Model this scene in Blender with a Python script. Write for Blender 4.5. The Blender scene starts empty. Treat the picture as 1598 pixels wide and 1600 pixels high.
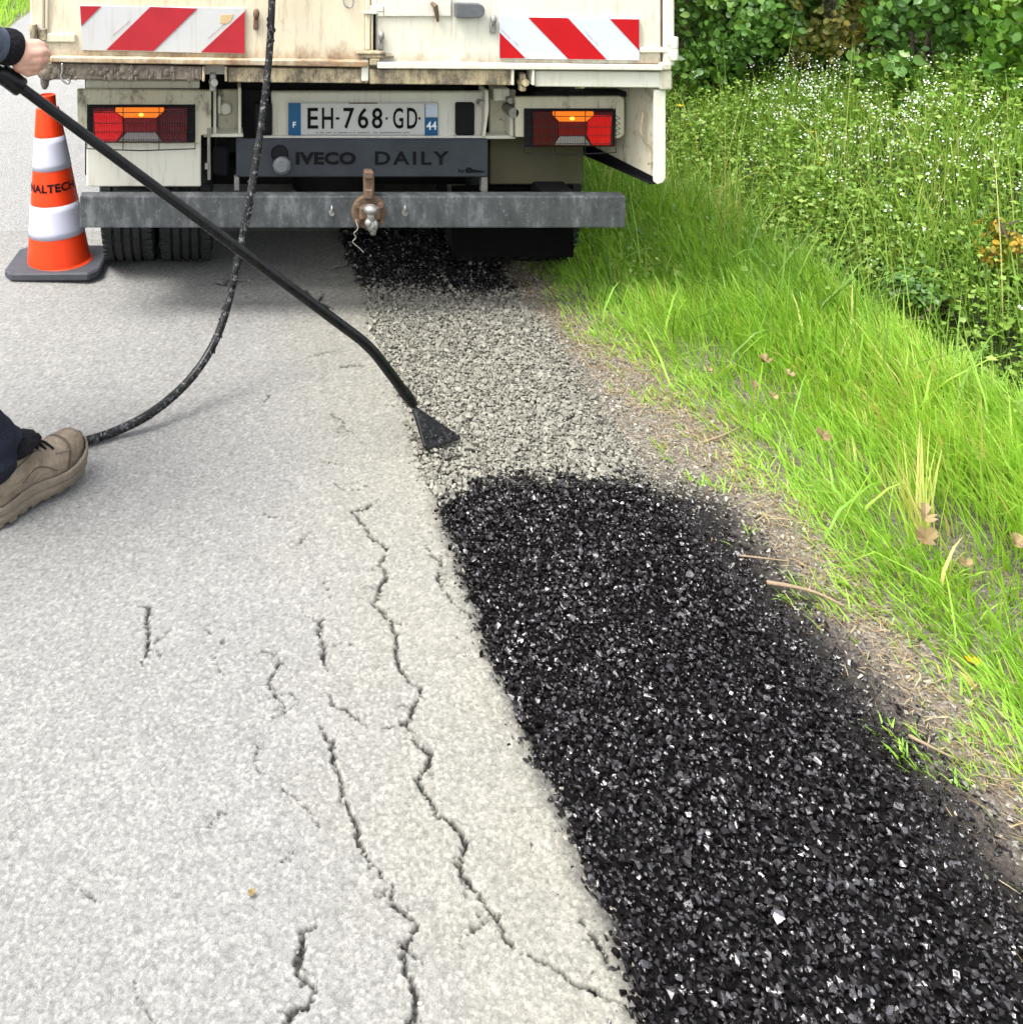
import bpy, bmesh, math, random
import numpy as np
from mathutils import Vector, Matrix, Quaternion, noise as mnoise
from mathutils.geometry import delaunay_2d_cdt

random.seed(7)
R = np.random.default_rng(11)
scene = bpy.context.scene
C = scene.collection

# ------------------------------------------------------------------ camera
CAM_H, FPX, VX, VY = 1.48, 1600.0, 335.0, -190.0      # eye height, focal length and vanishing point (photo pixels)
cam_d = bpy.data.cameras.new('camera')
cam = bpy.data.objects.new('camera', cam_d)
C.objects.link(cam)
cam.location = (0, 0, CAM_H)
cam.rotation_euler = (math.radians(90), 0, 0)
cam_d.sensor_fit = 'HORIZONTAL'
cam_d.sensor_width = 36.0
cam_d.lens = 36.0 * FPX / 1598.0
cam_d.shift_x = (799.0 - VX) / 1598.0
cam_d.shift_y = -(800.0 - VY) / 1598.0
cam_d.clip_start = 0.05
cam_d.clip_end = 2000
scene.camera = cam

# ------------------------------------------------------------------ world, sun, exposure
SUN = Vector((-0.52, -0.26, 1.0)).normalized()          # towards the sun
world = bpy.data.worlds.new('World')
scene.world = world
world.use_nodes = True
wn = world.node_tree
bg = wn.nodes['Background']
sky = wn.nodes.new('ShaderNodeTexSky')
sky.sky_type = 'NISHITA'
sky.sun_disc = False
sky.sun_elevation = math.asin(SUN.z)
sky.sun_rotation = math.atan2(SUN.x, SUN.y)
sky.air_density = 1.0
sky.dust_density = 4.0
sky.ozone_density = 0.6
hs = wn.nodes.new('ShaderNodeHueSaturation')
hs.inputs['Saturation'].default_value = 0.35
wn.links.new(sky.outputs[0], hs.inputs['Color'])
wn.links.new(hs.outputs[0], bg.inputs['Color'])
bg.inputs['Strength'].default_value = 0.15
sun_d = bpy.data.lights.new('sun', 'SUN')
sun_d.energy = 1.3
sun_d.angle = math.radians(24)
sun_d.color = (1.0, 0.98, 0.945)
sun = bpy.data.objects.new('sun', sun_d)
C.objects.link(sun)
sun.rotation_euler = SUN.to_track_quat('Z', 'Y').to_euler()
sun.location = (-5, -3, 10)
vs = scene.view_settings
vs.view_transform = 'Standard'
vs.look = 'None'
vs.gamma = 1.0
vs.use_curve_mapping = False
vs.exposure = 1.85
scene.cycles.max_bounces = 5
scene.cycles.diffuse_bounces = 3
scene.cycles.caustics_reflective = False
scene.cycles.caustics_refractive = False
scene.cycles.use_adaptive_sampling = True
scene.cycles.adaptive_threshold = 0.02
scene.cycles.use_denoising = True

# ------------------------------------------------------------------ helpers
def P(x, y, D):
    """photo pixel at depth D (metres ahead of the camera) -> point in the place"""
    return Vector(((x - VX) / FPX * D, D, CAM_H - (y - VY) / FPX * D))
def G(x, y, z=0.0):
    """photo pixel -> point on the ground at height z"""
    return P(x, y, (CAM_H - z) * FPX / (y - VY))
def tag(o, label=None, cat=None, group=None, kind=None):
    if label: o['label'] = label
    if cat: o['category'] = cat
    if group: o['group'] = group
    if kind: o['kind'] = kind
    return o
def empty(name, loc):
    o = bpy.data.objects.new(name, None)
    C.objects.link(o)
    o.location = loc
    o.empty_display_size = 0.1
    return o
def adopt(o, parent):
    if parent is not None:
        o.parent = parent
        o.matrix_parent_inverse = Matrix.Translation(-world_loc(parent))
    return o
def world_loc(o):
    v = Vector((0, 0, 0))
    return v + Vector(o.location) if o.parent is None else v          # only roots are moved

class B:
    """collects shapes into one bmesh"""
    def __init__(s): s.bm = bmesh.new()
    def _new(s, fn):
        before = set(s.bm.verts)
        fn()
        return [v for v in s.bm.verts if v not in before]
    def box(s, lo, hi, bev=0.0, seg=1, M=None):
        t = bmesh.new()
        bmesh.ops.create_cube(t, size=1.0)
        lo, hi = Vector(lo), Vector(hi)
        c, d = (lo + hi) / 2, hi - lo
        for v in t.verts: v.co = Vector((v.co.x * d.x, v.co.y * d.y, v.co.z * d.z)) + c
        if bev > 0:
            bev = min(bev, 0.45 * min(abs(d.x), abs(d.y), abs(d.z)))
            bmesh.ops.bevel(t, geom=t.edges[:], offset=bev, segments=seg, affect='EDGES', profile=0.6)
        s._merge(t, M)
        return s
    def _merge(s, t, M=None):
        if M is not None: bmesh.ops.transform(t, matrix=M, verts=t.verts[:])
        me = bpy.data.meshes.new('tmp')
        t.to_mesh(me); t.free()
        s.bm.from_mesh(me)
        bpy.data.meshes.remove(me)
    def prism(s, pts, vec, bev=0.0):
        t = bmesh.new()
        f = t.faces.new([t.verts.new(p) for p in pts])
        r = bmesh.ops.extrude_face_region(t, geom=[f])
        for g in r['geom']:
            if isinstance(g, bmesh.types.BMVert): g.co += Vector(vec)
        bmesh.ops.recalc_face_normals(t, faces=t.faces[:])
        if bev > 0: bmesh.ops.bevel(t, geom=t.edges[:], offset=bev, segments=1, affect='EDGES')
        s._merge(t)
        return s
    def tube(s, path, r, seg=12, caps=True):
        pts = [Vector(p) for p in path]
        rr = r if isinstance(r, (list, tuple)) else [r] * len(pts)
        rings = []
        up = Vector((0, 0, 1))
        for i, p in enumerate(pts):
            a = pts[max(i - 1, 0)]; b = pts[min(i + 1, len(pts) - 1)]
            d = (b - a).normalized()
            if i == 0:
                u = d.orthogonal().normalized()
            else:
                u = (u - d * u.dot(d))
                u = u.normalized() if u.length > 1e-6 else d.orthogonal().normalized()
            w = d.cross(u)
            rings.append([s.bm.verts.new(p + (u * math.cos(k * 2 * math.pi / seg) + w * math.sin(k * 2 * math.pi / seg)) * rr[i]) for k in range(seg)])
        for a, b in zip(rings, rings[1:]):
            for k in range(seg):
                s.bm.faces.new((a[k], a[(k + 1) % seg], b[(k + 1) % seg], b[k]))
        if caps:
            s.bm.faces.new(rings[0][::-1]); s.bm.faces.new(rings[-1])
        return s
    def lathe(s, prof, axis_p, axis_d, seg=32):
        """prof: list of (radius, along)"""
        d = Vector(axis_d).normalized(); u = d.orthogonal().normalized(); w = d.cross(u); o = Vector(axis_p)
        rings = []
        for r, h in prof:
            if r < 1e-6: rings.append([s.bm.verts.new(o + d * h)])
            else: rings.append([s.bm.verts.new(o + d * h + (u * math.cos(k * 2 * math.pi / seg) + w * math.sin(k * 2 * math.pi / seg)) * r) for k in range(seg)])
        for a, b in zip(rings, rings[1:]):
            for k in range(seg):
                k2 = (k + 1) % seg
                if len(a) == 1 and len(b) == 1: continue
                if len(a) == 1: s.bm.faces.new((a[0], b[k2], b[k]))
                elif len(b) == 1: s.bm.faces.new((a[k], a[k2], b[0]))
                else: s.bm.faces.new((a[k], a[k2], b[k2], b[k]))
        return s
    def ell(s, c, rad, M3=None, sub=2):
        t = bmesh.new()
        bmesh.ops.create_icosphere(t, subdivisions=sub, radius=1.0)
        for v in t.verts:
            q = Vector((v.co.x * rad[0], v.co.y * rad[1], v.co.z * rad[2]))
            v.co = (M3 @ q if M3 is not None else q) + Vector(c)
        s._merge(t)
        return s
    def cap(s, p0, r0, p1, r1, seg=16):
        """tapered capsule"""
        p0, p1 = Vector(p0), Vector(p1); d = p1 - p0; L = d.length
        prof = [(0, -r0)] + [(r0 * math.cos(a), r0 * math.sin(a)) for a in (-1.1, -0.7, -0.35, 0)] + \
               [(r1 * math.cos(a), L + r1 * math.sin(a)) for a in (0, 0.35, 0.7, 1.1)] + [(0, L + r1)]
        return s.lathe(prof, p0, d, seg)
    def poly(s, pts):
        s.bm.faces.new([s.bm.verts.new(p) for p in pts]); return s
    def obj(s, name, mat, parent=None, smooth=False, auto=None):
        bmesh.ops.recalc_face_normals(s.bm, faces=s.bm.faces[:])
        me = bpy.data.meshes.new(name)
        s.bm.to_mesh(me); s.bm.free()
        for m in (mat if isinstance(mat, (list, tuple)) else [mat]): me.materials.append(m)
        if smooth or auto:
            me.polygons.foreach_set('use_smooth', [True] * len(me.polygons))
            if auto: me.set_sharp_from_angle(angle=math.radians(auto))
        o = bpy.data.objects.new(name, me)
        C.objects.link(o)
        return adopt(o, parent)

def fastmesh(name, V, F, mats, midx=None, attrs=None, smooth=False, parent=None):
    V = np.ascontiguousarray(V, np.float32); F = np.ascontiguousarray(F, np.int32)
    me = bpy.data.meshes.new(name)
    me.vertices.add(len(V)); me.vertices.foreach_set('co', V.ravel())
    n, k = F.shape
    me.loops.add(n * k); me.loops.foreach_set('vertex_index', F.ravel())
    me.polygons.add(n)
    me.polygons.foreach_set('loop_start', np.arange(0, n * k, k, dtype=np.int32))
    me.polygons.foreach_set('loop_total', np.full(n, k, np.int32))
    if midx is not None: me.polygons.foreach_set('material_index', np.ascontiguousarray(midx, np.int32))
    me.polygons.foreach_set('use_smooth', np.full(n, smooth, bool))
    for a, arr in (attrs or {}).items():
        me.attributes.new(a, 'FLOAT', 'POINT').data.foreach_set('value', np.ascontiguousarray(arr, np.float32))
    for m in mats: me.materials.append(m)
    me.update(calc_edges=True)
    me.validate()
    o = bpy.data.objects.new(name, me)
    C.objects.link(o)
    return adopt(o, parent)

def catmull(pts, n=8):
    pts = [Vector(p) for p in pts]
    q = [pts[0] * 2 - pts[1]] + pts + [pts[-1] * 2 - pts[-2]]
    out = []
    for i in range(1, len(q) - 2):
        a, b, c, d = q[i - 1:i + 3]
        for k in range(n):
            t = k / n
            out.append(0.5 * ((2 * b) + (c - a) * t + (2 * a - 5 * b + 4 * c - d) * t * t + (3 * b - a - 3 * c + d) * t ** 3))
    out.append(pts[-1])
    return out

def text_shape(body, size=1.0, extrude=0.0, offset=0.0, spacing=1.0):
    """lettering outline as (verts, faces), lying in XY, left-aligned at 0"""
    cu = bpy.data.curves.new('lettering', 'FONT')
    cu.body = body; cu.size = size; cu.extrude = extrude; cu.offset = offset; cu.space_character = spacing
    cu.resolution_u = 3
    o = bpy.data.objects.new('lettering_source', cu)
    C.objects.link(o)
    dg = bpy.context.evaluated_depsgraph_get()
    me = o.evaluated_get(dg).to_mesh()
    V = [v.co.copy() for v in me.vertices]; F = [tuple(p.vertices) for p in me.polygons]
    o.evaluated_get(dg).to_mesh_clear()
    bpy.data.objects.remove(o); bpy.data.curves.remove(cu)
    return V, F
def text_fit(body, x0, y0, x1, y1, D, mat, parent, offset=0.0, spacing=1.0, th=0.001, name='lettering'):
    """lettering facing the camera side, filling the photo rectangle at depth D"""
    V, F = text_shape(body, 1.0, 0.02, offset, spacing)
    ax, bx = min(v.x for v in V), max(v.x for v in V); ay, by = min(v.y for v in V), max(v.y for v in V)
    a, b = P(x0, y1, D), P(x1, y0, D)
    me = bpy.data.meshes.new(name)
    pts = [(a.x + (v.x - ax) / (bx - ax) * (b.x - a.x), D - (th if v.z > 0 else 0), a.z + (v.y - ay) / (by - ay) * (b.z - a.z)) for v in V]
    me.from_pydata(pts, [], F); me.materials.append(mat); me.update()
    o = bpy.data.objects.new(name, me); C.objects.link(o)
    return adopt(o, parent)

# ------------------------------------------------------------------ materials
class MT:
    def __init__(s, name):
        s.m = bpy.data.materials.new(name); s.m.use_nodes = True
        s.nt = s.m.node_tree; s.b = s.nt.nodes['Principled BSDF']; s.out = s.nt.nodes['Material Output']
    def n(s, t, ins=None, **props):
        nd = s.nt.nodes.new('ShaderNode' + t)
        for k, v in props.items(): setattr(nd, k, v)
        for k, v in (ins or {}).items():
            sk = nd.inputs[k]
            if isinstance(v, bpy.types.NodeSocket): s.nt.links.new(v, sk)
            else: sk.default_value = v
        return nd
    def set(s, **kw):
        for k, v in kw.items():
            sk = s.b.inputs[k.replace('_', ' ')]
            if isinstance(v, bpy.types.NodeSocket): s.nt.links.new(v, sk)
            else: sk.default_value = v
        return s
    def co(s): return s.n('TexCoord').outputs['Object']
    def noise(s, scale, detail=4, rough=0.6, vec=None, dist=0.0):
        return s.n('TexNoise', {'Vector': vec if vec is not None else s.co(), 'Scale': scale, 'Detail': detail, 'Roughness': rough, 'Distortion': dist}).outputs['Fac']
    def ramp(s, fac, stops, interp='LINEAR'):
        r = s.n('ValToRGB', {'Fac': fac}); cr = r.color_ramp; cr.interpolation = interp
        while len(cr.elements) < len(stops): cr.elements.new(0.5)
        for e, (p, c) in zip(cr.elements, stops):
            e.position = p; e.color = (c, c, c, 1) if isinstance(c, (int, float)) else (*c, 1)
        return r.outputs['Color']
    def mix(s, f, a, b, mode='MIX'):
        nd = s.n('Mix', data_type='RGBA', blend_type=mode)
        for k, v in ((0, f), (6, a), (7, b)):
            if isinstance(v, bpy.types.NodeSocket): s.nt.links.new(v, nd.inputs[k])
            else: nd.inputs[k].default_value = v if k == 0 else (*v, 1) if len(v) == 3 else v
        return nd.outputs[2]
    def math(s, op, a, b=0.0, clamp=False):
        nd = s.n('Math', operation=op, use_clamp=clamp)
        for k, v in ((0, a), (1, b)):
            if isinstance(v, bpy.types.NodeSocket): s.nt.links.new(v, nd.inputs[k])
            else: nd.inputs[k].default_value = v
        return nd.outputs[0]
    def bump(s, h, strength=0.5, dist=0.01):
        nd = s.n('Bump', {'Height': h, 'Strength': strength, 'Distance': dist})
        s.set(Normal=nd.outputs[0]); return s
    def attr(s, name): return s.n('Attribute', attribute_name=name).outputs['Fac']
    def scaled(s, v): return s.n('Mapping', {'Vector': s.co(), 'Scale': v}).outputs[0]

def plain(name, col, rough=0.6, metal=0.0, var=0.25, scale=30, bump=0.0, spec=None):
    m = MT(name)
    if spec is None: spec = 0.06 if max(col) < 0.025 else 0.3
    f = m.noise(scale, 5)
    c2 = tuple(c * (1 - var) for c in col)
    m.set(Base_Color=m.mix(f, c2, tuple(min(1, c * (1 + var)) for c in col)), Roughness=rough, Metallic=metal, Specular_IOR_Level=spec)
    if bump: m.bump(m.noise(scale * 4, 6), 0.5, bump)
    return m.m

def painted(name, col, dirt=0.5, rust=0.3, mud=0.0, rough=0.42, low=None):
    """worn cream paint: grime film, run marks, rust spots, splashed mud"""
    m = MT(name)
    film = m.ramp(m.noise(2.6, 6, 0.65), [(0.35, 0), (0.75, 1)])
    c = m.mix(m.math('MULTIPLY', film, 0.55 * dirt), col, tuple(x * y for x, y in zip(col, (0.80, 0.74, 0.58))))
    runs = m.ramp(m.noise(6, 6, 0.7, m.scaled((9, 9, 0.9))), [(0.52, 0), (0.68, 1)])
    c = m.mix(m.math('MULTIPLY', runs, 0.5 * dirt), c, (0.30, 0.22, 0.12))
    spots = m.ramp(m.noise(24, 8, 0.75), [(0.66 - 0.14 * rust, 0), (0.72 - 0.10 * rust, 1)])
    clump = m.ramp(m.noise(4.5, 3), [(0.48, 0), (0.66, 1)])
    c = m.mix(m.math('MULTIPLY', m.math('MULTIPLY', spots, clump), min(1, 1.6 * rust)), c, (0.085, 0.035, 0.015))
    if low:                                           # rust creeping up from a bottom edge
        sz = m.n('SeparateXYZ', {'Vector': m.co()}).outputs[2]
        e = m.n('MapRange', {'Value': m.math('ADD', sz, m.math('MULTIPLY', m.math('SUBTRACT', m.noise(11, 8, 0.8, m.scaled((1, 1, 0.5))), 0.5), 0.20)), 'From Min': low + 0.045, 'From Max': low - 0.02}).outputs[0]
        c = m.mix(m.math('MULTIPLY', e, 0.85), c, m.ramp(m.noise(45, 6, 0.7), [(0.35, (0.07, 0.03, 0.012)), (0.65, (0.30, 0.17, 0.07))]))
        pe = m.ramp(m.noise(3.2, 4), [(0.5, 0), (0.72, 1)])
        c = m.mix(m.math('MULTIPLY', pe, 0.5), c, m.mix(1.0, c, (1.02, 0.84, 0.62), 'MULTIPLY'))
    if mud > 0:
        md = m.ramp(m.noise(15, 9, 0.8, m.scaled((1, 1, 0.45))), [(0.62 - 0.32 * mud, 0), (0.70 - 0.22 * mud, 1)])
        c = m.mix(m.math('MULTIPLY', md, 0.9), c, m.ramp(m.noise(60, 5), [(0.3, (0.035, 0.028, 0.02)), (0.7, (0.16, 0.13, 0.10))]))
    m.set(Base_Color=c, Roughness=m.ramp(film, [(0, rough), (1, rough + 0.25)]), Specular_IOR_Level=0.45)
    m.bump(m.noise(60, 6, 0.7), 0.25, 0.002)
    return m.m

CREAM = (0.61, 0.60, 0.52)
M_cream = painted('cream_paint', CREAM, 0.7, 0.3)
M_cream_left = painted('cream_paint_yellowed', (0.63, 0.565, 0.43), 1.0, 0.5, low=0.890)
M_cream_right = painted('cream_paint_tailgate', CREAM, 0.7, 0.35, low=0.868)
M_cream_rust = painted('cream_paint_rusty', (0.55, 0.46, 0.29), 1.0, 1.0, 0.62)
M_cream_mud = painted('cream_paint_splashed', (0.50, 0.48, 0.37), 0.8, 0.6, 0.32)
M_mud = painted('tar_splashed_rail', (0.24, 0.21, 0.17), 1.0, 0.9, 0.9, 0.6)
M_black = plain('black_plastic', (0.012, 0.012, 0.013), 0.5)
M_chassis = plain('dark_chassis_paint', (0.014, 0.014, 0.014), 0.7, 0.0, 0.5, 12)
M_grey_lever = plain('grey_plastic_lever', (0.10, 0.105, 0.11), 0.5, 0, 0.3, 40, 0.002)
M_steel = plain('dull_steel', (0.30, 0.29, 0.27), 0.45, 0.7, 0.4, 60, 0.001)
M_rusty = plain('rusty_steel', (0.13, 0.085, 0.055), 0.75, 0.2, 0.6, 50, 0.003)
M_white = plain('white_reflective', (0.50, 0.53, 0.57), 0.35, 0, 0.06, 20)
M_white_worn = painted('white_reflective_worn', (0.48, 0.485, 0.48), 0.6, 0.08)
M_red = plain('red_reflective', (0.40, 0.006, 0.010), 0.35, 0, 0.12, 15)
M_red_worn = plain('red_reflective_faded', (0.36, 0.018, 0.026), 0.4, 0, 0.28, 12)
M_blue = plain('plate_blue', (0.012, 0.085, 0.19), 0.4, 0, 0.1, 20)
M_plate = plain('plate_white', (0.48, 0.475, 0.45), 0.4, 0, 0.10, 12)
M_ink = plain('black_print', (0.008, 0.008, 0.009), 0.45, 0, 0.1, 20)
M_print_white = plain('white_print', (0.75, 0.77, 0.8), 0.45, 0, 0.05, 20)

def galvanised():
    m = MT('weathered_grey_beam')
    a = m.noise(9, 8, 0.72, m.scaled((2.2, 1, 0.8)))
    c = m.ramp(a, [(0.32, (0.030, 0.033, 0.035)), (0.52, (0.064, 0.070, 0.073)), (0.7, (0.17, 0.178, 0.18))])
    sc = m.ramp(m.noise(70, 9, 0.85), [(0.56, 0), (0.68, 1)])
    c = m.mix(m.math('MULTIPLY', sc, 0.7), c, (0.42, 0.43, 0.42))
    m.set(Base_Color=c, Roughness=0.55, Metallic=0.25)
    m.bump(m.noise(40, 6), 0.3, 0.002)
    return m.m
M_beam = galvanised()
def step_panel():
    m = MT('dark_blue_grey_panel')
    c = m.ramp(m.noise(7, 7, 0.7), [(0.3, (0.012, 0.016, 0.022)), (0.7, (0.028, 0.035, 0.044))])
    sc = m.ramp(m.noise(55, 8, 0.8), [(0.66, 0), (0.71, 1)])
    m.set(Base_Color=m.mix(m.math('MULTIPLY', sc, 0.5), c, (0.3, 0.32, 0.34)), Roughness=0.5)
    return m.m
M_step = step_panel()
def rubber():
    m = MT('tyre_rubber')
    c = m.ramp(m.noise(14, 7, 0.7), [(0.3, (0.013, 0.014, 0.015)), (0.75, (0.034, 0.036, 0.036))])
    m.set(Base_Color=c, Roughness=0.75, Specular_IOR_Level=0.15)
    w = m.n('TexWave', {'Vector': m.co(), 'Scale': 26.0, 'Distortion': 1.0, 'Detail': 2.0}, wave_type='BANDS', bands_direction='Z').outputs['Fac']
    m.bump(w, 0.35, 0.004)
    return m.m
M_tyre = rubber()
def lens(name, col, emit=0.0, rough=0.15):
    m = MT(name)
    w = m.n('TexWave', {'Vector': m.co(), 'Scale': 38.0, 'Distortion': 0.0}, wave_type='BANDS', bands_direction='X').outputs['Fac']
    m.set(Base_Color=m.mix(w, tuple(c * 0.7 for c in col), col), Roughness=rough, Specular_IOR_Level=0.5)
    m.bump(w, 0.4, 0.002)
    if emit > 0:
        m.set(Emission_Color=(*col, 1), Emission_Strength=emit)
    return m.m
M_lens_amber = lens('amber_lens_lit', (0.62, 0.13, 0.008), 0.30)
M_lens_bulb = lens('amber_bulb_glow', (1.0, 0.45, 0.06), 0.5)
M_lens_red_lit = lens('red_lens_lit', (0.40, 0.004, 0.006), 0.18)
M_lens_red = lens('red_lens_unlit', (0.16, 0.004, 0.008))
M_lens_dark = lens('dark_red_lens', (0.07, 0.003, 0.007))
M_lens_clear = lens('smoky_clear_lens', (0.22, 0.20, 0.19))

def tar_coated(name, splat=0.0, lv=(0.12, 0.5)):
    m = MT(name)
    c = m.ramp(m.noise(30, 6), [(0.3, (0.003, 0.003, 0.003)), (0.75, (0.009, 0.0095, 0.010))])
    r = m.ramp(m.noise(40, 4), [(0.3, 0.18), (0.7, 0.45)])
    if splat > 0:
        sp = m.ramp(m.noise(75, 8, 0.8), [(0.60 - splat * 0.15, 0), (0.66 - splat * 0.12, 1)])
        c = m.mix(sp, c, m.ramp(m.noise(140, 3), [(0.3, (lv[0],) * 3), (0.7, (lv[1],) * 3)]))
        r = m.mix(sp, r, (0.75, 0.75, 0.75))
    m.set(Base_Color=c, Roughness=r, Specular_IOR_Level=0.22)
    m.bump(m.noise(55, 6), 0.25, 0.002)
    return m.m
M_lance = tar_coated('black_lance_coating', 0.0)
M_hose = tar_coated('tarred_hose', 0.44, (0.04, 0.20))
M_nozzle = tar_coated('tarred_nozzle', 0.5, (0.012, 0.05))

def asphalt():
    m = MT('old_grey_asphalt')
    co = m.co()
    wob = m.n('VectorMath', {0: co, 1: m.n('VectorMath', {0: m.n('TexNoise', {'Vector': co, 'Scale': 90.0, 'Detail': 2.0}).outputs['Color'], 1: (0.006, 0.006, 0.0)}, operation='MULTIPLY').outputs[0]}, operation='ADD').outputs[0]
    v = m.n('TexVoronoi', {'Vector': wob, 'Scale': 165.0, 'Randomness': 1.0}, voronoi_dimensions='2D', feature='F1')
    v2 = m.n('TexVoronoi', {'Vector': wob, 'Scale': 350.0, 'Randomness': 1.0}, voronoi_dimensions='2D', feature='F1')
    chip = m.n('SeparateColor', {'Color': v.outputs['Color']}).outputs[0]
    chip2 = m.n('SeparateColor', {'Color': v2.outputs['Color']}).outputs[1]
    tone = m.ramp(chip, [(0.0, (0.18, 0.18, 0.176)), (0.3, (0.24, 0.24, 0.234)), (0.7, (0.30, 0.299, 0.288)), (1.0, (0.40, 0.396, 0.38))])
    fine = m.ramp(chip2, [(0.0, (0.19, 0.19, 0.186)), (0.5, (0.26, 0.259, 0.25)), (1.0, (0.36, 0.357, 0.343))])
    c = m.mix(0.45, tone, fine)
    gap = m.ramp(v.outputs['Distance'], [(0.38, 0), (0.80, 1)])
    c = m.mix(m.math('MULTIPLY', gap, 0.55), c, (0.09, 0.089, 0.085))
    holes = m.ramp(m.noise(130, 5, 0.8), [(0.62, 0), (0.70, 1)])
    c = m.mix(m.math('MULTIPLY', holes, 0.55), c, (0.07, 0.069, 0.065))
    sx = m.n('SeparateXYZ', {'Vector': co}).outputs
    edge = m.n('MapRange', {'Value': m.math('ADD', sx[0], m.math('MULTIPLY', m.math('SUBTRACT', m.noise(3.5, 6, 0.65), 0.5), 0.55)), 'From Min': 0.12, 'From Max': 0.50}).outputs[0]
    c = m.mix(m.math('MULTIPLY', edge, 0.55), c, m.mix(1.0, c, (1.10, 1.06, 0.86), 'MULTIPLY'))
    patch = m.ramp(m.noise(1.9, 6, 0.65), [(0.38, 0), (0.66, 1)])
    c = m.mix(m.math('MULTIPLY', patch, 0.6), c, m.mix(1.0, c, (0.90, 0.905, 0.915), 'MULTIPLY'))
    dk = m.ramp(m.noise(7, 8, 0.75), [(0.52, 0), (0.74, 1)])
    c = m.mix(m.math('MULTIPLY', dk, 0.40), c, m.mix(1.0, c, (0.70, 0.69, 0.66), 'MULTIPLY'))
    h = m.math('ADD', m.math('MULTIPLY', v.outputs['Distance'], -1.0), m.math('ADD', m.math('MULTIPLY', v2.outputs['Distance'], -0.5), m.math('MULTIPLY', holes, -0.5)))
    m.set(Base_Color=c, Roughness=0.92, Specular_IOR_Level=0.2)
    m.bump(h, 0.8, 0.0045)
    return m.m
M_asphalt = asphalt()
def asphalt_near():
    m = MT('old_grey_asphalt_relief')
    co = m.co(); tone, gap, crack = m.attr('tone'), m.attr('gap'), m.attr('crack')
    c = m.ramp(tone, [(0.0, (0.155, 0.153, 0.144)), (0.3, (0.195, 0.193, 0.182)), (0.7, (0.224, 0.221, 0.207)), (1.0, (0.285, 0.280, 0.261))])
    c = m.mix(1.0, c, m.ramp(m.noise(400, 4, 0.75), [(0.28, 0.60), (0.5, 1.0), (0.72, 1.28)]), 'MULTIPLY')
    c = m.mix(m.math('MULTIPLY', gap, 0.5), c, (0.085, 0.084, 0.080))
    pits = m.ramp(m.noise(170, 6, 0.85), [(0.60, 0), (0.68, 1)])
    c = m.mix(m.math('MULTIPLY', pits, 0.55), c, (0.07, 0.069, 0.064))
    sx = m.n('SeparateXYZ', {'Vector': co}).outputs
    edge = m.n('MapRange', {'Value': m.math('ADD', sx[0], m.math('MULTIPLY', m.math('SUBTRACT', m.noise(3.5, 6, 0.65), 0.5), 0.55)), 'From Min': 0.10, 'From Max': 0.50}).outputs[0]
    c = m.mix(m.math('MULTIPLY', edge, 0.55), c, m.mix(1.0, c, (1.10, 1.06, 0.88), 'MULTIPLY'))
    patch = m.ramp(m.noise(1.9, 6, 0.65), [(0.38, 0), (0.66, 1)])
    c = m.mix(m.math('MULTIPLY', patch, 0.7), c, m.mix(1.0, c, (0.90, 0.905, 0.915), 'MULTIPLY'))
    dk = m.ramp(m.noise(7, 8, 0.75), [(0.52, 0), (0.74, 1)])
    c = m.mix(m.math('MULTIPLY', dk, 0.22), c, m.mix(1.0, c, (0.72, 0.70, 0.66), 'MULTIPLY'))
    nearer = m.n('MapRange', {'Value': sx[1], 'From Min': 2.1, 'From Max': 1.3, 'To Max': 0.030}, interpolation_type='SMOOTHSTEP').outputs[0]
    fz = m.n('MapRange', {'Value': m.math('ADD', m.math('SUBTRACT', sx[0], nearer), m.math('MULTIPLY', m.math('SUBTRACT', m.noise(24, 8, 0.8), 0.5), 0.10)), 'From Min': 0.496, 'From Max': 0.540}).outputs[0]
    fy = m.n('MapRange', {'Value': m.math('ADD', sx[1], m.math('MULTIPLY', m.math('SUBTRACT', m.noise(9, 5), 0.5), 0.2)), 'From Min': 2.50, 'From Max': 2.36}).outputs[0]
    c = m.mix(m.math('MULTIPLY', m.math('MULTIPLY', fz, fy), 0.9), c, (0.022, 0.020, 0.020))
    c = m.mix(crack, c, m.ramp(m.noise(190, 5, 0.8), [(0.42, (0.012, 0.0115, 0.010)), (0.62, (0.04, 0.038, 0.033)), (0.70, (0.20, 0.195, 0.18))]))
    m.set(Base_Color=c, Roughness=0.92, Specular_IOR_Level=0.2)
    m.bump(m.noise(330, 4, 0.7), 0.6, 0.0035)
    return m.m
M_asphalt_near = asphalt_near()
M_crack = plain('crack_filling_dirt', (0.15, 0.145, 0.125), 0.95, 0, 0.75, 210, 0.006)
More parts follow.
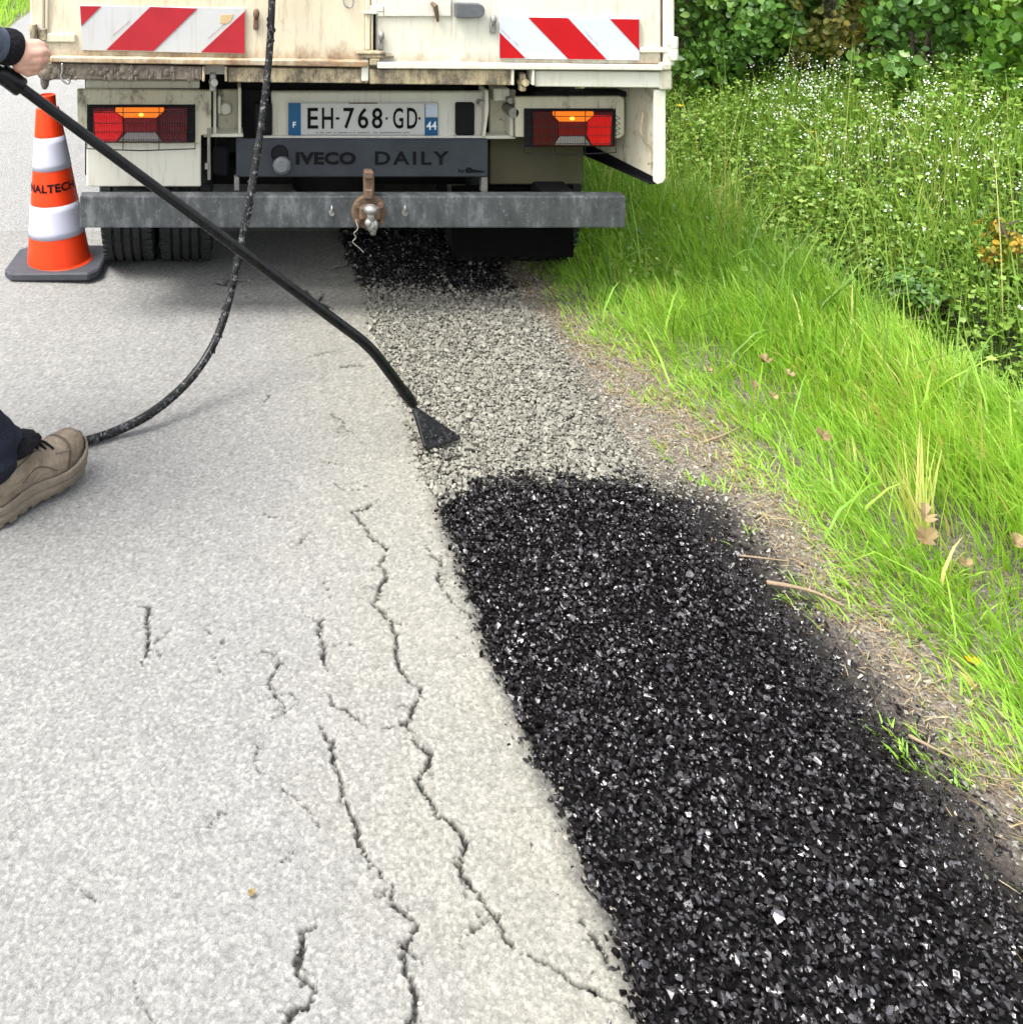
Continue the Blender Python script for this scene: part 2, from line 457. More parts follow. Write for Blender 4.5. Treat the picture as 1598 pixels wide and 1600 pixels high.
def stone_mat():
    m = MT('crushed_stone')
    tone, coat = m.attr('tone'), m.attr('coat')
    dry = m.ramp(tone, [(0.0, (0.108, 0.103, 0.086)), (0.3, (0.150, 0.144, 0.120)), (0.65, (0.190, 0.183, 0.151)), (0.90, (0.245, 0.233, 0.192)), (1.0, (0.44, 0.41, 0.35))])
    dry = m.mix(1.0, dry, m.ramp(m.noise(420, 4), [(0.3, 0.8), (0.7, 1.15)]), 'MULTIPLY')
    cm = m.math('ADD', coat, m.math('MULTIPLY', m.math('SUBTRACT', m.noise(150, 3), 0.5), 0.5))
    cm = m.ramp(cm, [(0.40, 0), (0.62, 1)])
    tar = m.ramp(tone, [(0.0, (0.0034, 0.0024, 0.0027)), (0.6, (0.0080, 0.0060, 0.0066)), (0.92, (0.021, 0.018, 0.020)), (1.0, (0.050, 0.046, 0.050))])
    m.set(Base_Color=m.mix(cm, dry, tar), Roughness=m.mix(cm, (0.9, 0.9, 0.9), m.ramp(tone, [(0, (0.42, 0.42, 0.42)), (0.6, (0.30, 0.30, 0.30)), (1, (0.21, 0.21, 0.21))])), Specular_IOR_Level=m.mix(cm, (0.25, 0.25, 0.25), m.ramp(tone, [(0.25, (0.08, 0.08, 0.08)), (0.5, (0.35, 0.35, 0.35)), (0.75, (0.8, 0.8, 0.8)), (1.0, (1.0, 1.0, 1.0))])))
    m.bump(m.noise(330, 3), 0.35, 0.002)
    return m.m
M_stone = stone_mat()
M_bed_dry = plain('gravel_fines', (0.10, 0.095, 0.075), 0.95, 0, 0.5, 200, 0.004)
M_bed_tar = plain('bitumen_film', (0.006, 0.006, 0.006), 0.35, 0, 0.4, 150, 0.004)
def soil_mat():
    m = MT('verge_soil')
    co = m.co()
    c = m.ramp(m.noise(90, 7, 0.75), [(0.25, (0.08, 0.067, 0.052)), (0.5, (0.20, 0.17, 0.135)), (0.75, (0.33, 0.29, 0.235))])
    pv = m.n('TexVoronoi', {'Vector': co, 'Scale': 135.0}, feature='F1'); pc = m.n('SeparateColor', {'Color': pv.outputs['Color']}).outputs
    peb = m.ramp(pc[0], [(0.0, (0.07, 0.058, 0.045)), (0.45, (0.17, 0.15, 0.125)), (0.8, (0.27, 0.25, 0.215)), (1.0, (0.42, 0.40, 0.36))])
    c = m.mix(m.math('MULTIPLY', m.ramp(pv.outputs['Distance'], [(0.3, 1), (0.6, 0)]), m.ramp(pc[1], [(0.35, 0), (0.5, 0.85)])), c, peb)
    c = m.mix(m.math('MULTIPLY', m.ramp(pv.outputs['Distance'], [(0.55, 0), (0.85, 1)]), 0.6), c, (0.05, 0.04, 0.03))
    sx = m.n('SeparateXYZ', {'Vector': co}).outputs
    # bitumen overspray along the fresh patch
    e = m.math('ADD', sx[0], m.math('MULTIPLY', m.math('SUBTRACT', m.noise(14, 8, 0.8), 0.5), 0.16))
    fx = m.n('MapRange', {'Value': e, 'From Min': 1.265, 'From Max': 1.12}).outputs[0]
    fy = m.n('MapRange', {'Value': sx[1], 'From Min': 2.56, 'From Max': 2.42}).outputs[0]
    c = m.mix(m.ramp(m.math('MULTIPLY', fx, fy), [(0, 0), (0.35, 0.55), (0.8, 0.97)]), c, (0.009, 0.008, 0.008))
    gr = m.n('MapRange', {'Value': sx[0], 'From Min': 1.5, 'From Max': 1.9}).outputs[0]
    c = m.mix(m.math('MULTIPLY', gr, 0.95), c, (0.022, 0.034, 0.010))
    lf = m.n('MapRange', {'Value': sx[0], 'From Min': -2.0, 'From Max': -2.3}).outputs[0]
    c = m.mix(m.math('MULTIPLY', lf, 0.8), c, (0.06, 0.10, 0.02))
    m.set(Base_Color=c, Roughness=0.95, Specular_IOR_Level=0.2)
    m.bump(m.math('ADD', m.noise(160, 7, 0.75), m.math('MULTIPLY', pv.outputs['Distance'], -0.9)), 0.9, 0.009)
    return m.m
M_soil = soil_mat()

def foliage(name, stops, transl=0.35, rough=0.5, spec=0.25, sheen=0.0):
    m = MT(name)
    c = m.ramp(m.attr('tone'), stops)
    m.set(Base_Color=c, Roughness=rough, Specular_IOR_Level=spec)
    tr = m.n('BsdfTranslucent', {'Color': m.mix(1.0, c, (1.35, 1.25, 0.6), 'MULTIPLY')})
    mx = m.n('MixShader', {0: transl, 1: m.b.outputs[0], 2: tr.outputs[0]})
    m.nt.links.new(mx.outputs[0], m.out.inputs['Surface'])
    return m.m
M_grass = foliage('fresh_grass', [(0, (0.11, 0.23, 0.022)), (0.5, (0.25, 0.46, 0.052)), (0.88, (0.36, 0.56, 0.085)), (1.0, (0.48, 0.42, 0.16))], 0.48, 0.45, 0.3)
M_grass_tall = foliage('tall_grass', [(0, (0.06, 0.13, 0.018)), (0.5, (0.14, 0.26, 0.032)), (0.9, (0.25, 0.38, 0.06)), (1.0, (0.40, 0.38, 0.13))], 0.4, 0.45, 0.3)
M_straw = foliage('dry_straw', [(0, (0.14, 0.09, 0.045)), (0.5, (0.28, 0.21, 0.11)), (1.0, (0.42, 0.35, 0.20))], 0.2, 0.8, 0.15)
M_leaf = foliage('hedge_leaf', [(0, (0.036, 0.09, 0.018)), (0.5, (0.082, 0.185, 0.032)), (0.9, (0.17, 0.29, 0.05)), (1.0, (0.26, 0.36, 0.06))], 0.3, 0.38, 0.45)
M_leaf_bright = foliage('young_leaf', [(0, (0.04, 0.11, 0.014)), (0.5, (0.085, 0.20, 0.022)), (1.0, (0.18, 0.32, 0.035))], 0.4, 0.4, 0.4)
M_leaf_olive = foliage('olive_leaf', [(0, (0.05, 0.065, 0.015)), (0.5, (0.115, 0.12, 0.025)), (1.0, (0.24, 0.19, 0.035))], 0.35, 0.5, 0.3)
M_leaf_orange = foliage('yellowing_leaf', [(0, (0.10, 0.11, 0.015)), (0.5, (0.28, 0.20, 0.02)), (1.0, (0.50, 0.27, 0.02))], 0.35, 0.5, 0.3)
M_herb = foliage('herb_leaf', [(0, (0.075, 0.155, 0.022)), (0.5, (0.165, 0.29, 0.042)), (1.0, (0.32, 0.42, 0.11))], 0.4, 0.45, 0.35)
M_petal = foliage('white_petal', [(0, (0.66, 0.72, 0.60)), (1.0, (0.80, 0.82, 0.80))], 0.25, 0.6, 0.2)
M_yellow = foliage('yellow_petal', [(0, (0.75, 0.48, 0.01)), (1.0, (0.85, 0.62, 0.02))], 0.2, 0.35, 0.4)
M_dead = foliage('dead_leaf', [(0, (0.13, 0.09, 0.035)), (1.0, (0.27, 0.215, 0.11))], 0.05, 0.7, 0.2)
M_bark = plain('bark', (0.07, 0.055, 0.04), 0.9, 0, 0.5, 40, 0.006)
M_twig = plain('dry_twig', (0.20, 0.15, 0.095), 0.85, 0, 0.4, 60, 0.002)
M_orange = plain('fluorescent_orange', (0.62, 0.036, 0.004), 0.4, 0, 0.08, 12)
M_cone_white = plain('cone_reflective_band', (0.43, 0.44, 0.53), 0.35, 0, 0.06, 25)
M_cone_base = plain('cone_rubber_base', (0.045, 0.047, 0.055), 0.7, 0, 0.35, 30, 0.002)
def skin_mat():
    m = MT('skin')
    c = m.ramp(m.noise(28, 5, 0.6), [(0.3, (0.50, 0.25, 0.18)), (0.7, (0.62, 0.36, 0.27))])
    m.set(Base_Color=c, Roughness=0.5, Subsurface_Weight=0.08, Subsurface_Radius=(0.01, 0.004, 0.002))
    m.bump(m.noise(220, 4), 0.2, 0.001)
    return m.m
M_skin = skin_mat()
def cloth(name, col, scale=18):
    m = MT(name)
    m.set(Base_Color=m.mix(m.noise(9, 6), tuple(c * 0.65 for c in col), tuple(c * 1.3 for c in col)), Roughness=0.9, Specular_IOR_Level=0.2)
    m.bump(m.math('ADD', m.noise(scale, 4, 0.5, None, 1.0), m.math('MULTIPLY', m.noise(400, 2), 0.15)), 0.8, 0.035)
    return m.m
M_jacket = cloth('blue_grey_jacket', (0.085, 0.10, 0.135))
M_cuff = cloth('black_knit_cuff', (0.008, 0.008, 0.010), 60)
M_trousers = cloth('navy_trousers', (0.012, 0.014, 0.024), 14)
def suede():
    m = MT('brown_suede')
    c = m.ramp(m.noise(16, 7, 0.7), [(0.3, (0.085, 0.066, 0.046)), (0.5, (0.185, 0.145, 0.105)), (0.75, (0.33, 0.27, 0.20))])
    m.set(Base_Color=c, Roughness=0.88, Specular_IOR_Level=0.2)
    m.bump(m.math('ADD', m.noise(30, 6, 0.6, None, 1.6), m.math('MULTIPLY', m.noise(300, 3), 0.25)), 0.9, 0.016)
    return m.m
M_suede = suede()
M_sole = plain('dusty_rubber_sole', (0.15, 0.122, 0.09), 0.85, 0, 0.5, 35, 0.004)
M_hair = plain('dark_hair', (0.03, 0.02, 0.014), 0.6, 0, 0.4, 80, 0.006)
M_glass = plain('dark_glass', (0.02, 0.025, 0.03), 0.08)

# ------------------------------------------------------------------ ground
def sst(a, b, x):
    t = np.clip((np.asarray(x, float) - a) / (b - a), 0, 1)
    return t * t * (3 - 2 * t)
def fbm(x, y, s, seed=0):
    """cheap smooth noise, roughly -1..1, vectorised"""
    x = np.asarray(x, float) * s; y = np.asarray(y, float) * s
    v = np.zeros(np.broadcast(x, y).shape)
    rr = np.random.default_rng(seed)
    for k in range(7):
        a = rr.uniform(0, 2 * math.pi); f = rr.uniform(0.6, 2.4); p = rr.uniform(0, 6.28)
        v = v + np.sin((x * math.cos(a) + y * math.sin(a)) * f + p) / (0.7 + 0.5 * f)
    return v / 2.6
def hgt(x, y):
    x = np.asarray(x, float); y = np.asarray(y, float)
    z = -0.030 + 0.028 * sst(1.00, 1.10, x) + 0.022 * sst(1.13, 1.36, x) + 0.035 * sst(1.4, 1.9, x)
    z = z + 0.010 * fbm(x, y, 7, 3) * sst(1.25, 1.6, x)
    wob = 0.10 * fbm(0 * x, y, 1.3, 5)
    z = z - 0.36 * np.exp(-((x - 2.34 - wob) / 0.19) ** 2)
    z = z + 0.36 * sst(2.42, 3.5, x + wob) + 0.25 * sst(3.6, 6, x)
    z = z + 0.06 * fbm(x, y, 2.2, 9) * sst(2.5, 3.0, x)
    z = z + 0.055 * sst(-2.02, -2.4, x) + 0.03 * fbm(x, y, 1.5, 2) * sst(-2.2, -2.8, x)
    return z
xs = np.unique(np.concatenate([np.linspace(-300, -6, 22), np.linspace(-6, 1.0, 24), np.arange(0.98, 1.5, 0.013), np.arange(1.5, 4.4, 0.04), np.linspace(4.4, 12, 16), np.linspace(12, 300, 22)]).round(4))
ys = np.unique(np.concatenate([np.linspace(-80, 0, 10), np.linspace(0, 1.2, 10), np.arange(1.2, 4.0, 0.018), np.arange(4.0, 9.0, 0.06), np.linspace(9, 30, 30), np.linspace(30, 600, 30)]).round(4))
GX, GY = np.meshgrid(xs, ys)
GZ = hgt(GX, GY)
strip = sst(1.06, 1.12, GX) * (1 - sst(1.45, 1.6, GX)) * ((GY > 1.1) & (GY < 4.2))
GZ = GZ + strip * R.normal(0, 0.0035, GX.shape)
nx, ny = len(xs), len(ys)
ii = np.arange(nx * ny).reshape(ny, nx)
quads = np.stack([ii[:-1, :-1], ii[:-1, 1:], ii[1:, 1:], ii[1:, :-1]], -1).reshape(-1, 4)
ground = fastmesh('ground', np.stack([GX, GY, GZ], -1).reshape(-1, 3), quads, [M_soil], smooth=True)
tag(ground, 'bare brown soil verge with ditch and bank beside the road', 'ground', kind='structure')

# ------------------------------------------------------------------ road with real open cracks
def px_line(pts, off=(0, 0), s=1.0):
    return [G(off[0] + x / s, off[1] + y / s) for x, y in pts]
Z8, Z6, Z7 = ((300, 1000), 2.283), ((400, 400), 3.196), ((0, 900), 3.196)
cracks = [
    (px_line([(620, 1215), (560, 1250), (480, 1275), (520, 1320), (580, 1370), (590, 1410), (640, 1440), (680, 1470), (655, 1510), (620, 1530), (650, 1560), (640, 1598)], *Z6)
     + px_line([(590, 910), (575, 945), (600, 965), (612, 1000)])
     + px_line([(700, 40), (725, 100), (770, 145), (815, 165), (805, 195), (770, 230), (760, 280), (725, 305), (760, 325), (770, 370), (800, 400), (830, 410), (825, 450), (805, 490), (795, 520), (820, 560), (860, 620), (910, 660), (950, 690), (975, 725), (955, 750), (940, 800), (970, 850), (1020, 880), (1050, 930), (1080, 980), (1100, 1030), (1150, 1090), (1210, 1120), (1270, 1150), (1320, 1190), (1360, 1230), (1430, 1260), (1500, 1290)], *Z8), 0.0048),
    (px_line([(460, 310), (490, 350), (530, 370), (510, 430), (540, 480), (560, 530), (570, 600), (590, 700), (640, 780), (690, 850), (690, 900), (740, 950), (790, 980), (770, 1020), (730, 1050), (740, 1120), (780, 1200), (800, 1270), (790, 1330), (770, 1370), (790, 1440)], *Z8), 0.0050),
    (px_line([(490, 190), (505, 240), (545, 250), (590, 290), (630, 315)], *Z8), 0.0035),
    (px_line([(440, 1020), (405, 1050), (395, 1130), (410, 1190), (460, 1240), (430, 1290), (370, 1320), (340, 1370), (330, 1420)], *Z8), 0.0065),
    (px_line([(300, 1320), (350, 1330)], *Z8), 0.008),
    (px_line([(240, 40), (290, 30), (320, 70), (270, 130), (290, 190), (340, 240)], *Z8), 0.0032),
    (px_line([(505, 965), (495, 985), (510, 1020), (510, 1050)]), 0.0042),
    (px_line([(360, 760), (325, 780), (300, 800)], *Z8), 0.0022),
    (px_line([(1050, 1000), (980, 1050), (950, 1080)], *Z8), 0.0035),
    (px_line([(1380, 1000), (1450, 1090), (1500, 1180)], *Z8), 0.005),
    (px_line([(370, 780), (430, 825), (460, 870), (490, 880)], *Z6), 0.0042),
    (px_line([(280, 500), (350, 480), (450, 470)], *Z6), 0.0022),
    (px_line([(410, 550), (480, 535), (560, 550)], *Z6), 0.0042),
    (px_line([(40, 730), (70, 690)], *Z6), 0.003),
    (px_line([(360, 1030), (430, 1035)], *Z6), 0.0016),
    (px_line([(180, 1450), (270, 1380)], *Z6), 0.0018),
    (px_line([(690, 880), (690, 905), (705, 930), (720, 950), (745, 970)]), 0.0038),
    (px_line([(665, 850), (690, 880)]), 0.002),
    (px_line([(695, 155), (770, 170), (750, 240), (740, 300), (735, 380), (710, 450)], *Z7), 0.0042),
    (px_line([(1520, 190), (1590, 230), (1598, 300)], *Z7), 0.003),
    (px_line([(480, 330), (400, 345), (330, 360)], (400, 300), 3.0), 0.004),
    (px_line([(335, 438), (350, 446), (362, 436), (385, 440), (398, 434)]), 0.006),
    (px_line([(478, 452), (492, 468), (512, 474), (523, 482)]), 0.008),
    (px_line([(500, 470), (505, 458)]), 0.008),
    (px_line([(420, 1125), (470, 1095), (455, 1080)], (0, 0), 1.0), 0.0015),
]
RX0, EDGE = -2.05, 0.53
def road_edge(y): return EDGE + 0.030 * sst(2.1, 1.3, y) + 0.005 * np.sin(y * 9) + 0.005 * np.sin(y * 31 + 1) + 0.004 * np.sin(y * 83)
def h01(i, j, k): 
    v = np.sin(i * 127.1 + j * 311.7 + k * 74.7) * 43758.5453
    return v - np.floor(v)
def worley(x, y, cell):
    """nearest chip: distance (in cells) and its random value"""
    fx, fy = np.floor(x / cell), np.floor(y / cell); best = np.full(x.shape, 9.0); rid = np.zeros(x.shape)
    for dx in (-1, 0, 1):
        for dy in (-1, 0, 1):
            i, j = fx + dx, fy + dy
            d = np.hypot(x / cell - i - h01(i, j, 1), y / cell - j - h01(i, j, 2))
            up = d < best; best = np.where(up, d, best); rid = np.where(up, h01(i, j, 3), rid)
    return best, rid
for line, w in list(cracks):
    for p0, p1 in zip(line, line[1:]):
        if R.random() < 0.2 and w > 0.003:
            q = p0.lerp(p1, R.random()); dv = (p1 - p0).normalized(); sd = Vector((-dv.y, dv.x, 0)) * (1 if R.random() < 0.5 else -1)
            ln = R.uniform(0.012, 0.05); k1 = q + (sd * 0.8 + dv * R.normal(0, 0.5)) * ln * 0.5; k2 = k1 + (sd * 0.5 + dv * R.normal(0, 0.7)) * ln * 0.5
            cracks.append(([q, k1, k2], R.uniform(0.0012, 0.0024)))
for k in range(16):                                # faint hairlines between the main cracks
    q = G(R.uniform(150, 760), R.uniform(560, 1560)); dv = Vector((R.normal(0.1, 0.5), R.normal(0, 1), 0)).normalized(); ln = [q]
    if q.x > 0.46: continue
    for j in range(R.integers(2, 6)):
        ln.append(ln[-1] + dv * R.uniform(0.01, 0.03) + Vector((R.normal(0, 0.008), R.normal(0, 0.008), 0)))
    cracks.append((ln, R.uniform(0.0010, 0.0018)))
samples = []
for line, w in cracks:
    pts = []
    for p0, p1 in zip(line, line[1:]):
        k = max(1, int((p1 - p0).length / 0.0022)); pts += [p0.lerp(p1, t / k) for t in range(k)]
    n = len(pts); jit = np.cumsum(R.normal(0, 0.0011, (n, 2)), 0); jit -= np.linspace(0, 1, n)[:, None] * jit[-1]
    m_ = max(3, n // 14); slow = np.interp(np.arange(n), np.linspace(0, n, m_), R.uniform(0.25, 1.15, m_))
    env = np.clip(np.minimum(np.arange(n), n - 1 - np.arange(n)) / 12.0, 0.25, 1)
    for i, p in enumerate(pts): samples.append((p.x + jit[i, 0] + R.normal(0, 0.0014), p.y + jit[i, 1] + R.normal(0, 0.001), max(0.0010 if w > 0.002 else 0.0004, 0.62 * w * slow[i] * env[i]) + 0.00045 * max(0, p.y - 1.3)))
RV, RF, RT, RG, RC, off = [], [], [], [], [], 0
XL = -0.95
for y0, y1, st in ((1.22, 1.95, 0.0027), (1.95, 2.80, 0.0040), (2.80, 4.30, 0.0065)):
    gxs = np.arange(XL, 0.60, st); gys = np.linspace(y0, y1, int((y1 - y0) / st) + 1)
    X, Y = np.meshgrid(gxs, gys); d, rid = worley(X + 0.001 * np.sin(Y * 700), Y, 0.0060); d2, rid2 = worley(X + 3.3, Y + 1.7, 0.0145)
    z = 0.0021 * np.clip(1 - (d / 0.78) ** 2, 0, 1) * (0.35 + 0.65 * rid) + 0.0002 * np.clip(1 - (d2 / 0.7) ** 2, 0, 1) * (rid2 > 0.55) - 0.0015
    z += 0.0010 * fbm(X, Y, 21, 61)
    ck = np.zeros(X.shape); sy = gys[1] - gys[0]
    for px_, py_, hw in samples:
        if not (y0 - 0.02 < py_ < y1 + 0.02): continue
        rad = hw + 0.004; i0, i1 = int((px_ - rad - XL) / st), int((px_ + rad - XL) / st) + 2; j0, j1 = int((py_ - rad - y0) / sy), int((py_ + rad - y0) / sy) + 2
        i0, j0 = max(i0, 0), max(j0, 0)
        if i1 <= i0 or j1 <= j0: continue
        dd = np.hypot(X[j0:j1, i0:i1] - px_, Y[j0:j1, i0:i1] - py_) + 0.0022 * (rid[j0:j1, i0:i1] - 0.40)
        ck[j0:j1, i0:i1] = np.maximum(ck[j0:j1, i0:i1], np.clip((hw + 0.0016 - dd) / 0.0020, 0, 1))
    z -= ck * 0.009 * (0.45 + 0.55 * rid2)
    eg = X - road_edge(Y) - 0.012 * (rid2 - 0.5)
    z -= 0.022 * sst(0.0, 0.014, eg)
    idx = np.arange(X.size).reshape(X.shape)
    RV.append(np.stack([X, Y, z], -1).reshape(-1, 3)); RF.append(np.stack([idx[:-1, :-1], idx[:-1, 1:], idx[1:, 1:], idx[1:, :-1]], -1).reshape(-1, 4) + off); off += X.size
    RT.append(rid.ravel()); RG.append((sst(0.45, 0.85, d)).ravel()); RC.append(ck.ravel())
nb = off
flat = [(-60.0, 1.22, RX0, EDGE), (1.22, 4.30, RX0, XL), (4.30, 400.0, RX0, EDGE)]
fv, ff = [], []
for ya, yb, xa, xb in flat:
    k = nb + len(fv); fv += [(xa, ya, -0.0005), (xb, ya, -0.0005), (xb, yb, -0.0005), (xa, yb, -0.0005)]; ff.append((k, k + 1, k + 2, k + 3))
RVa = np.concatenate(RV + [np.array(fv)]); RFa = np.concatenate(RF + [np.array(ff)])
pad = np.zeros(len(fv))
road = fastmesh('road', RVa, RFa, [M_asphalt_near, M_asphalt], midx=np.concatenate([np.zeros(len(RFa) - 3), np.ones(3)]), attrs={'tone': np.concatenate(RT + [pad]), 'gap': np.concatenate(RG + [pad]), 'crack': np.concatenate(RC + [pad])}, smooth=True)
tag(road, 'pale grey worn asphalt road with open cracks', 'road', kind='structure')

# ------------------------------------------------------------------ gravel
def stone_shapes(k=14, npt=9):
    out = []
    for i in range(k):
        t = bmesh.new()
        for j in range(npt):
            d = Vector(R.normal(0, 1, 3)).normalized() * R.uniform(0.8, 1.15)
            t.verts.new((d.x * R.uniform(0.9, 1.2), d.y * R.uniform(0.7, 0.95), d.z * R.uniform(0.5, 0.75)))
        r = bmesh.ops.convex_hull(t, input=t.verts[:])
        bmesh.ops.delete(t, geom=[v for v in t.verts if not v.link_faces], context='VERTS')
        bmesh.ops.triangulate(t, faces=t.faces[:])
        bmesh.ops.recalc_face_normals(t, faces=t.faces[:])
        t.verts.index_update()
        out.append((np.array([v.co[:] for v in t.verts]), np.array([[v.index for v in f.verts] for f in t.faces])))
        t.free()
    return out
SHAPES = stone_shapes(18, 12)
ROUND = stone_shapes(12, 13)
GRIT = stone_shapes(12, 7)
def rot_mats(n, tilt=0.7):
    ax = R.normal(0, 1, (n, 3)) * [1, 1, 0.4]; ax /= np.linalg.norm(ax, axis=1)[:, None]
    an = R.normal(0, tilt, n); yaw = R.uniform(0, 2 * math.pi, n)
    K = np.zeros((n, 3, 3)); K[:, 0, 1] = -ax[:, 2]; K[:, 0, 2] = ax[:, 1]; K[:, 1, 0] = ax[:, 2]; K[:, 1, 2] = -ax[:, 0]; K[:, 2, 0] = -ax[:, 1]; K[:, 2, 1] = ax[:, 0]
    A = np.eye(3)[None] + np.sin(an)[:, None, None] * K + (1 - np.cos(an))[:, None, None] * (K @ K)
    Z = np.zeros((n, 3, 3)); Z[:, 0, 0] = np.cos(yaw); Z[:, 0, 1] = -np.sin(yaw); Z[:, 1, 0] = np.sin(yaw); Z[:, 1, 1] = np.cos(yaw); Z[:, 2, 2] = 1
    return A @ Z
def stones(name, pos, size, tone, coat, SHAPES=SHAPES):
    Vs, Fs, T, Cc, off = [], [], [], [], 0
    which = R.integers(0, len(SHAPES), len(pos))
    for k, (sv, sf) in enumerate(SHAPES):
        id_ = np.where(which == k)[0]
        if not len(id_): continue
        M = rot_mats(len(id_)) * size[id_][:, None, None]
        v = np.einsum('nij,kj->nki', M, sv) + pos[id_][:, None, :]
        Vs.append(v.reshape(-1, 3)); Fs.append((sf[None] + off + (np.arange(len(id_)) * len(sv))[:, None, None]).reshape(-1, 3))
        T.append(np.repeat(tone[id_], len(sv))); Cc.append(np.repeat(coat[id_], len(sv)))
        off += len(id_) * len(sv)
    return fastmesh(name, np.concatenate(Vs), np.concatenate(Fs), [M_stone], attrs={'tone': np.concatenate(T), 'coat': np.concatenate(Cc)})
def jgrid(x0, x1, y0, y1, s):
    gx, gy = np.meshgrid(np.arange(x0, x1, s), np.arange(y0, y1, s * 0.9))
    gx = gx + (np.arange(gx.shape[0]) % 2)[:, None] * s / 2
    p = np.stack([gx.ravel(), gy.ravel()], -1)
    return p + R.normal(0, s * 0.26, p.shape)
def right_edge(y): return 1.160 - 0.075 * np.exp(-((y - 2.78) / 0.42) ** 2) + 0.03 * fbm(0 * y, y, 3.1, 21) + 0.015 * fbm(0 * y, y, 11, 22)
def coat_of(x, y):
    front = 2.515 - 0.10 * np.exp(-((x - 0.52) / 0.09) ** 2) - 0.07 * sst(1.03, 1.16, x) + 0.025 * fbm(x, y, 15, 4)
    return 1 - sst(-0.055, 0.085, y - front + R.normal(0, 0.022, np.shape(x)))
def tar_patch(x, y):                    # small drips under the nozzle
    return 0.62 * np.exp(-(((x - 0.60) / 0.05) ** 2 + ((y - 2.61) / 0.035) ** 2)) 
bed = B()
bed.poly([(0.50, 0.4, -0.006), (1.15, 0.4, -0.006), (1.15, 2.0, -0.006), (1.10, 2.5, -0.006), (0.50, 2.5, -0.006)])
o = bed.obj('bitumen_bed', M_bed_tar); tag(o, 'black bitumen film under the freshly coated chippings', 'bitumen', kind='structure')
bed = B()
bed.poly([(0.50, 2.5, -0.006), (1.10, 2.5, -0.006), (1.08, 3.1, -0.006), (1.15, 3.6, -0.006), (1.15, 5.2, -0.006), (0.50, 5.2, -0.006)])
o = bed.obj('gravel_bed', M_bed_dry); tag(o, 'grey stone dust under the loose dry chippings', 'stone dust', kind='structure')
layers = []
for z, s, dens in ((-0.002, 0.0106, 1.0), (0.004, 0.0094, 0.9), (0.009, 0.019, 0.75)):
    p = jgrid(0.50, 1.30, 0.95, 4.6, s)
    p = p[R.random(len(p)) < dens]
    e = road_edge(p[:, 1])
    lim = right_edge(p[:, 1]) - 0.01 * (z > 0) + R.normal(0, 0.034, len(p))
    ok = (p[:, 0] > e + (0.004 if z < 0 else -0.010) + R.normal(0, 0.005, len(p))) & (p[:, 0] < lim)
    p = p[ok]
    layers.append(np.column_stack([p, np.full(len(p), z) + R.normal(0, 0.0016, len(p))]))
gp = np.concatenate(layers)
near = np.clip(R.gamma(8, 0.00058, len(gp)), 0.0025, 0.0100)
near = near * (1 - 0.5 * sst(-0.10, 0.03, gp[:, 0] - right_edge(gp[:, 1])))
tone = R.random(len(gp))
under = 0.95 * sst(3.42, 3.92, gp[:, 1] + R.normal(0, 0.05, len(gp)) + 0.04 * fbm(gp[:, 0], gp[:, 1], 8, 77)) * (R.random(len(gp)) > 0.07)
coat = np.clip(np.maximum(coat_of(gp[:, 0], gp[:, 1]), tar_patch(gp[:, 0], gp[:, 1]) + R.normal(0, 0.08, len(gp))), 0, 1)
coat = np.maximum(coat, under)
coat = coat * (1 - 0.9 * sst(0.0, 0.10, gp[:, 0] - right_edge(gp[:, 1]) + R.normal(0, 0.03, len(gp))))
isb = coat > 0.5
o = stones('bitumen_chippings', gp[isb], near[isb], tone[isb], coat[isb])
tag(o, 'black glossy bitumen coated stone chippings of the fresh road repair', 'chippings', kind='stuff')
o = stones('dry_chippings', gp[~isb], near[~isb] * 1.34, tone[~isb] * 0.82 + 0.08, coat[~isb], ROUND)
tag(o, 'dry pale grey stone chippings not yet sprayed, behind the truck', 'gravel', kind='stuff')
# loose bits spilled on the asphalt edge and grit on the soil strip
n = 26000
y = R.uniform(1.15, 4.3, n); x = right_edge(y) - 0.05 + 0.33 * R.random(n) ** 1.4
keep = R.random(n) < 1 - sst(1.22, 1.42, x)
x, y = x[keep], y[keep]
sz = np.clip(R.gamma(3, 0.0010, len(x)), 0.0015, 0.008)
ct = (1 - sst(0.02, 0.135, x - right_edge(y) + R.normal(0, 0.03, len(x)))) * (1 - sst(2.36, 2.56, y + R.normal(0, 0.04, len(y))))
o = stones('verge_grit', np.column_stack([x, y, np.maximum(hgt(x, y), -0.006) + sz * 0.35]), sz, R.random(len(x)) * 0.6 + 0.38, ct, GRIT)
tag(o, 'small loose stones and grit on the bare soil strip', 'grit', kind='stuff')
n = 1500
y = R.uniform(1.1, 4.2, n); x = road_edge(y) - np.abs(R.normal(0, 0.035, n)) + 0.01
sz = np.clip(R.gamma(3, 0.0010, n), 0.0012, 0.0065)
xc, yc, sc_ = [], [], []
for line, w in cracks:
    for a, b in zip(line, line[1:]):
        for _ in range(int((b - a).length / 0.02)):
            q = a.lerp(b, R.random()); xc.append(q.x + R.normal(0, 0.006)); yc.append(q.y + R.normal(0, 0.004)); sc_.append(np.clip(R.gamma(3, 0.0009), 0.001, 0.005))
x = np.concatenate([x, xc]); y = np.concatenate([y, yc]); sz = np.concatenate([sz, sc_])
ct = np.where(R.random(len(x)) < 0.35, (x > 0.50) * coat_of(x, y), 0)
o = stones('road_grit', np.column_stack([x, y, sz * 0.3 - 0.002]), sz, R.random(len(x)) ** 1.3 * 0.85 + 0.15, ct, GRIT)
tag(o, 'loose grit scattered along the asphalt edge and the cracks', 'grit', kind='stuff')

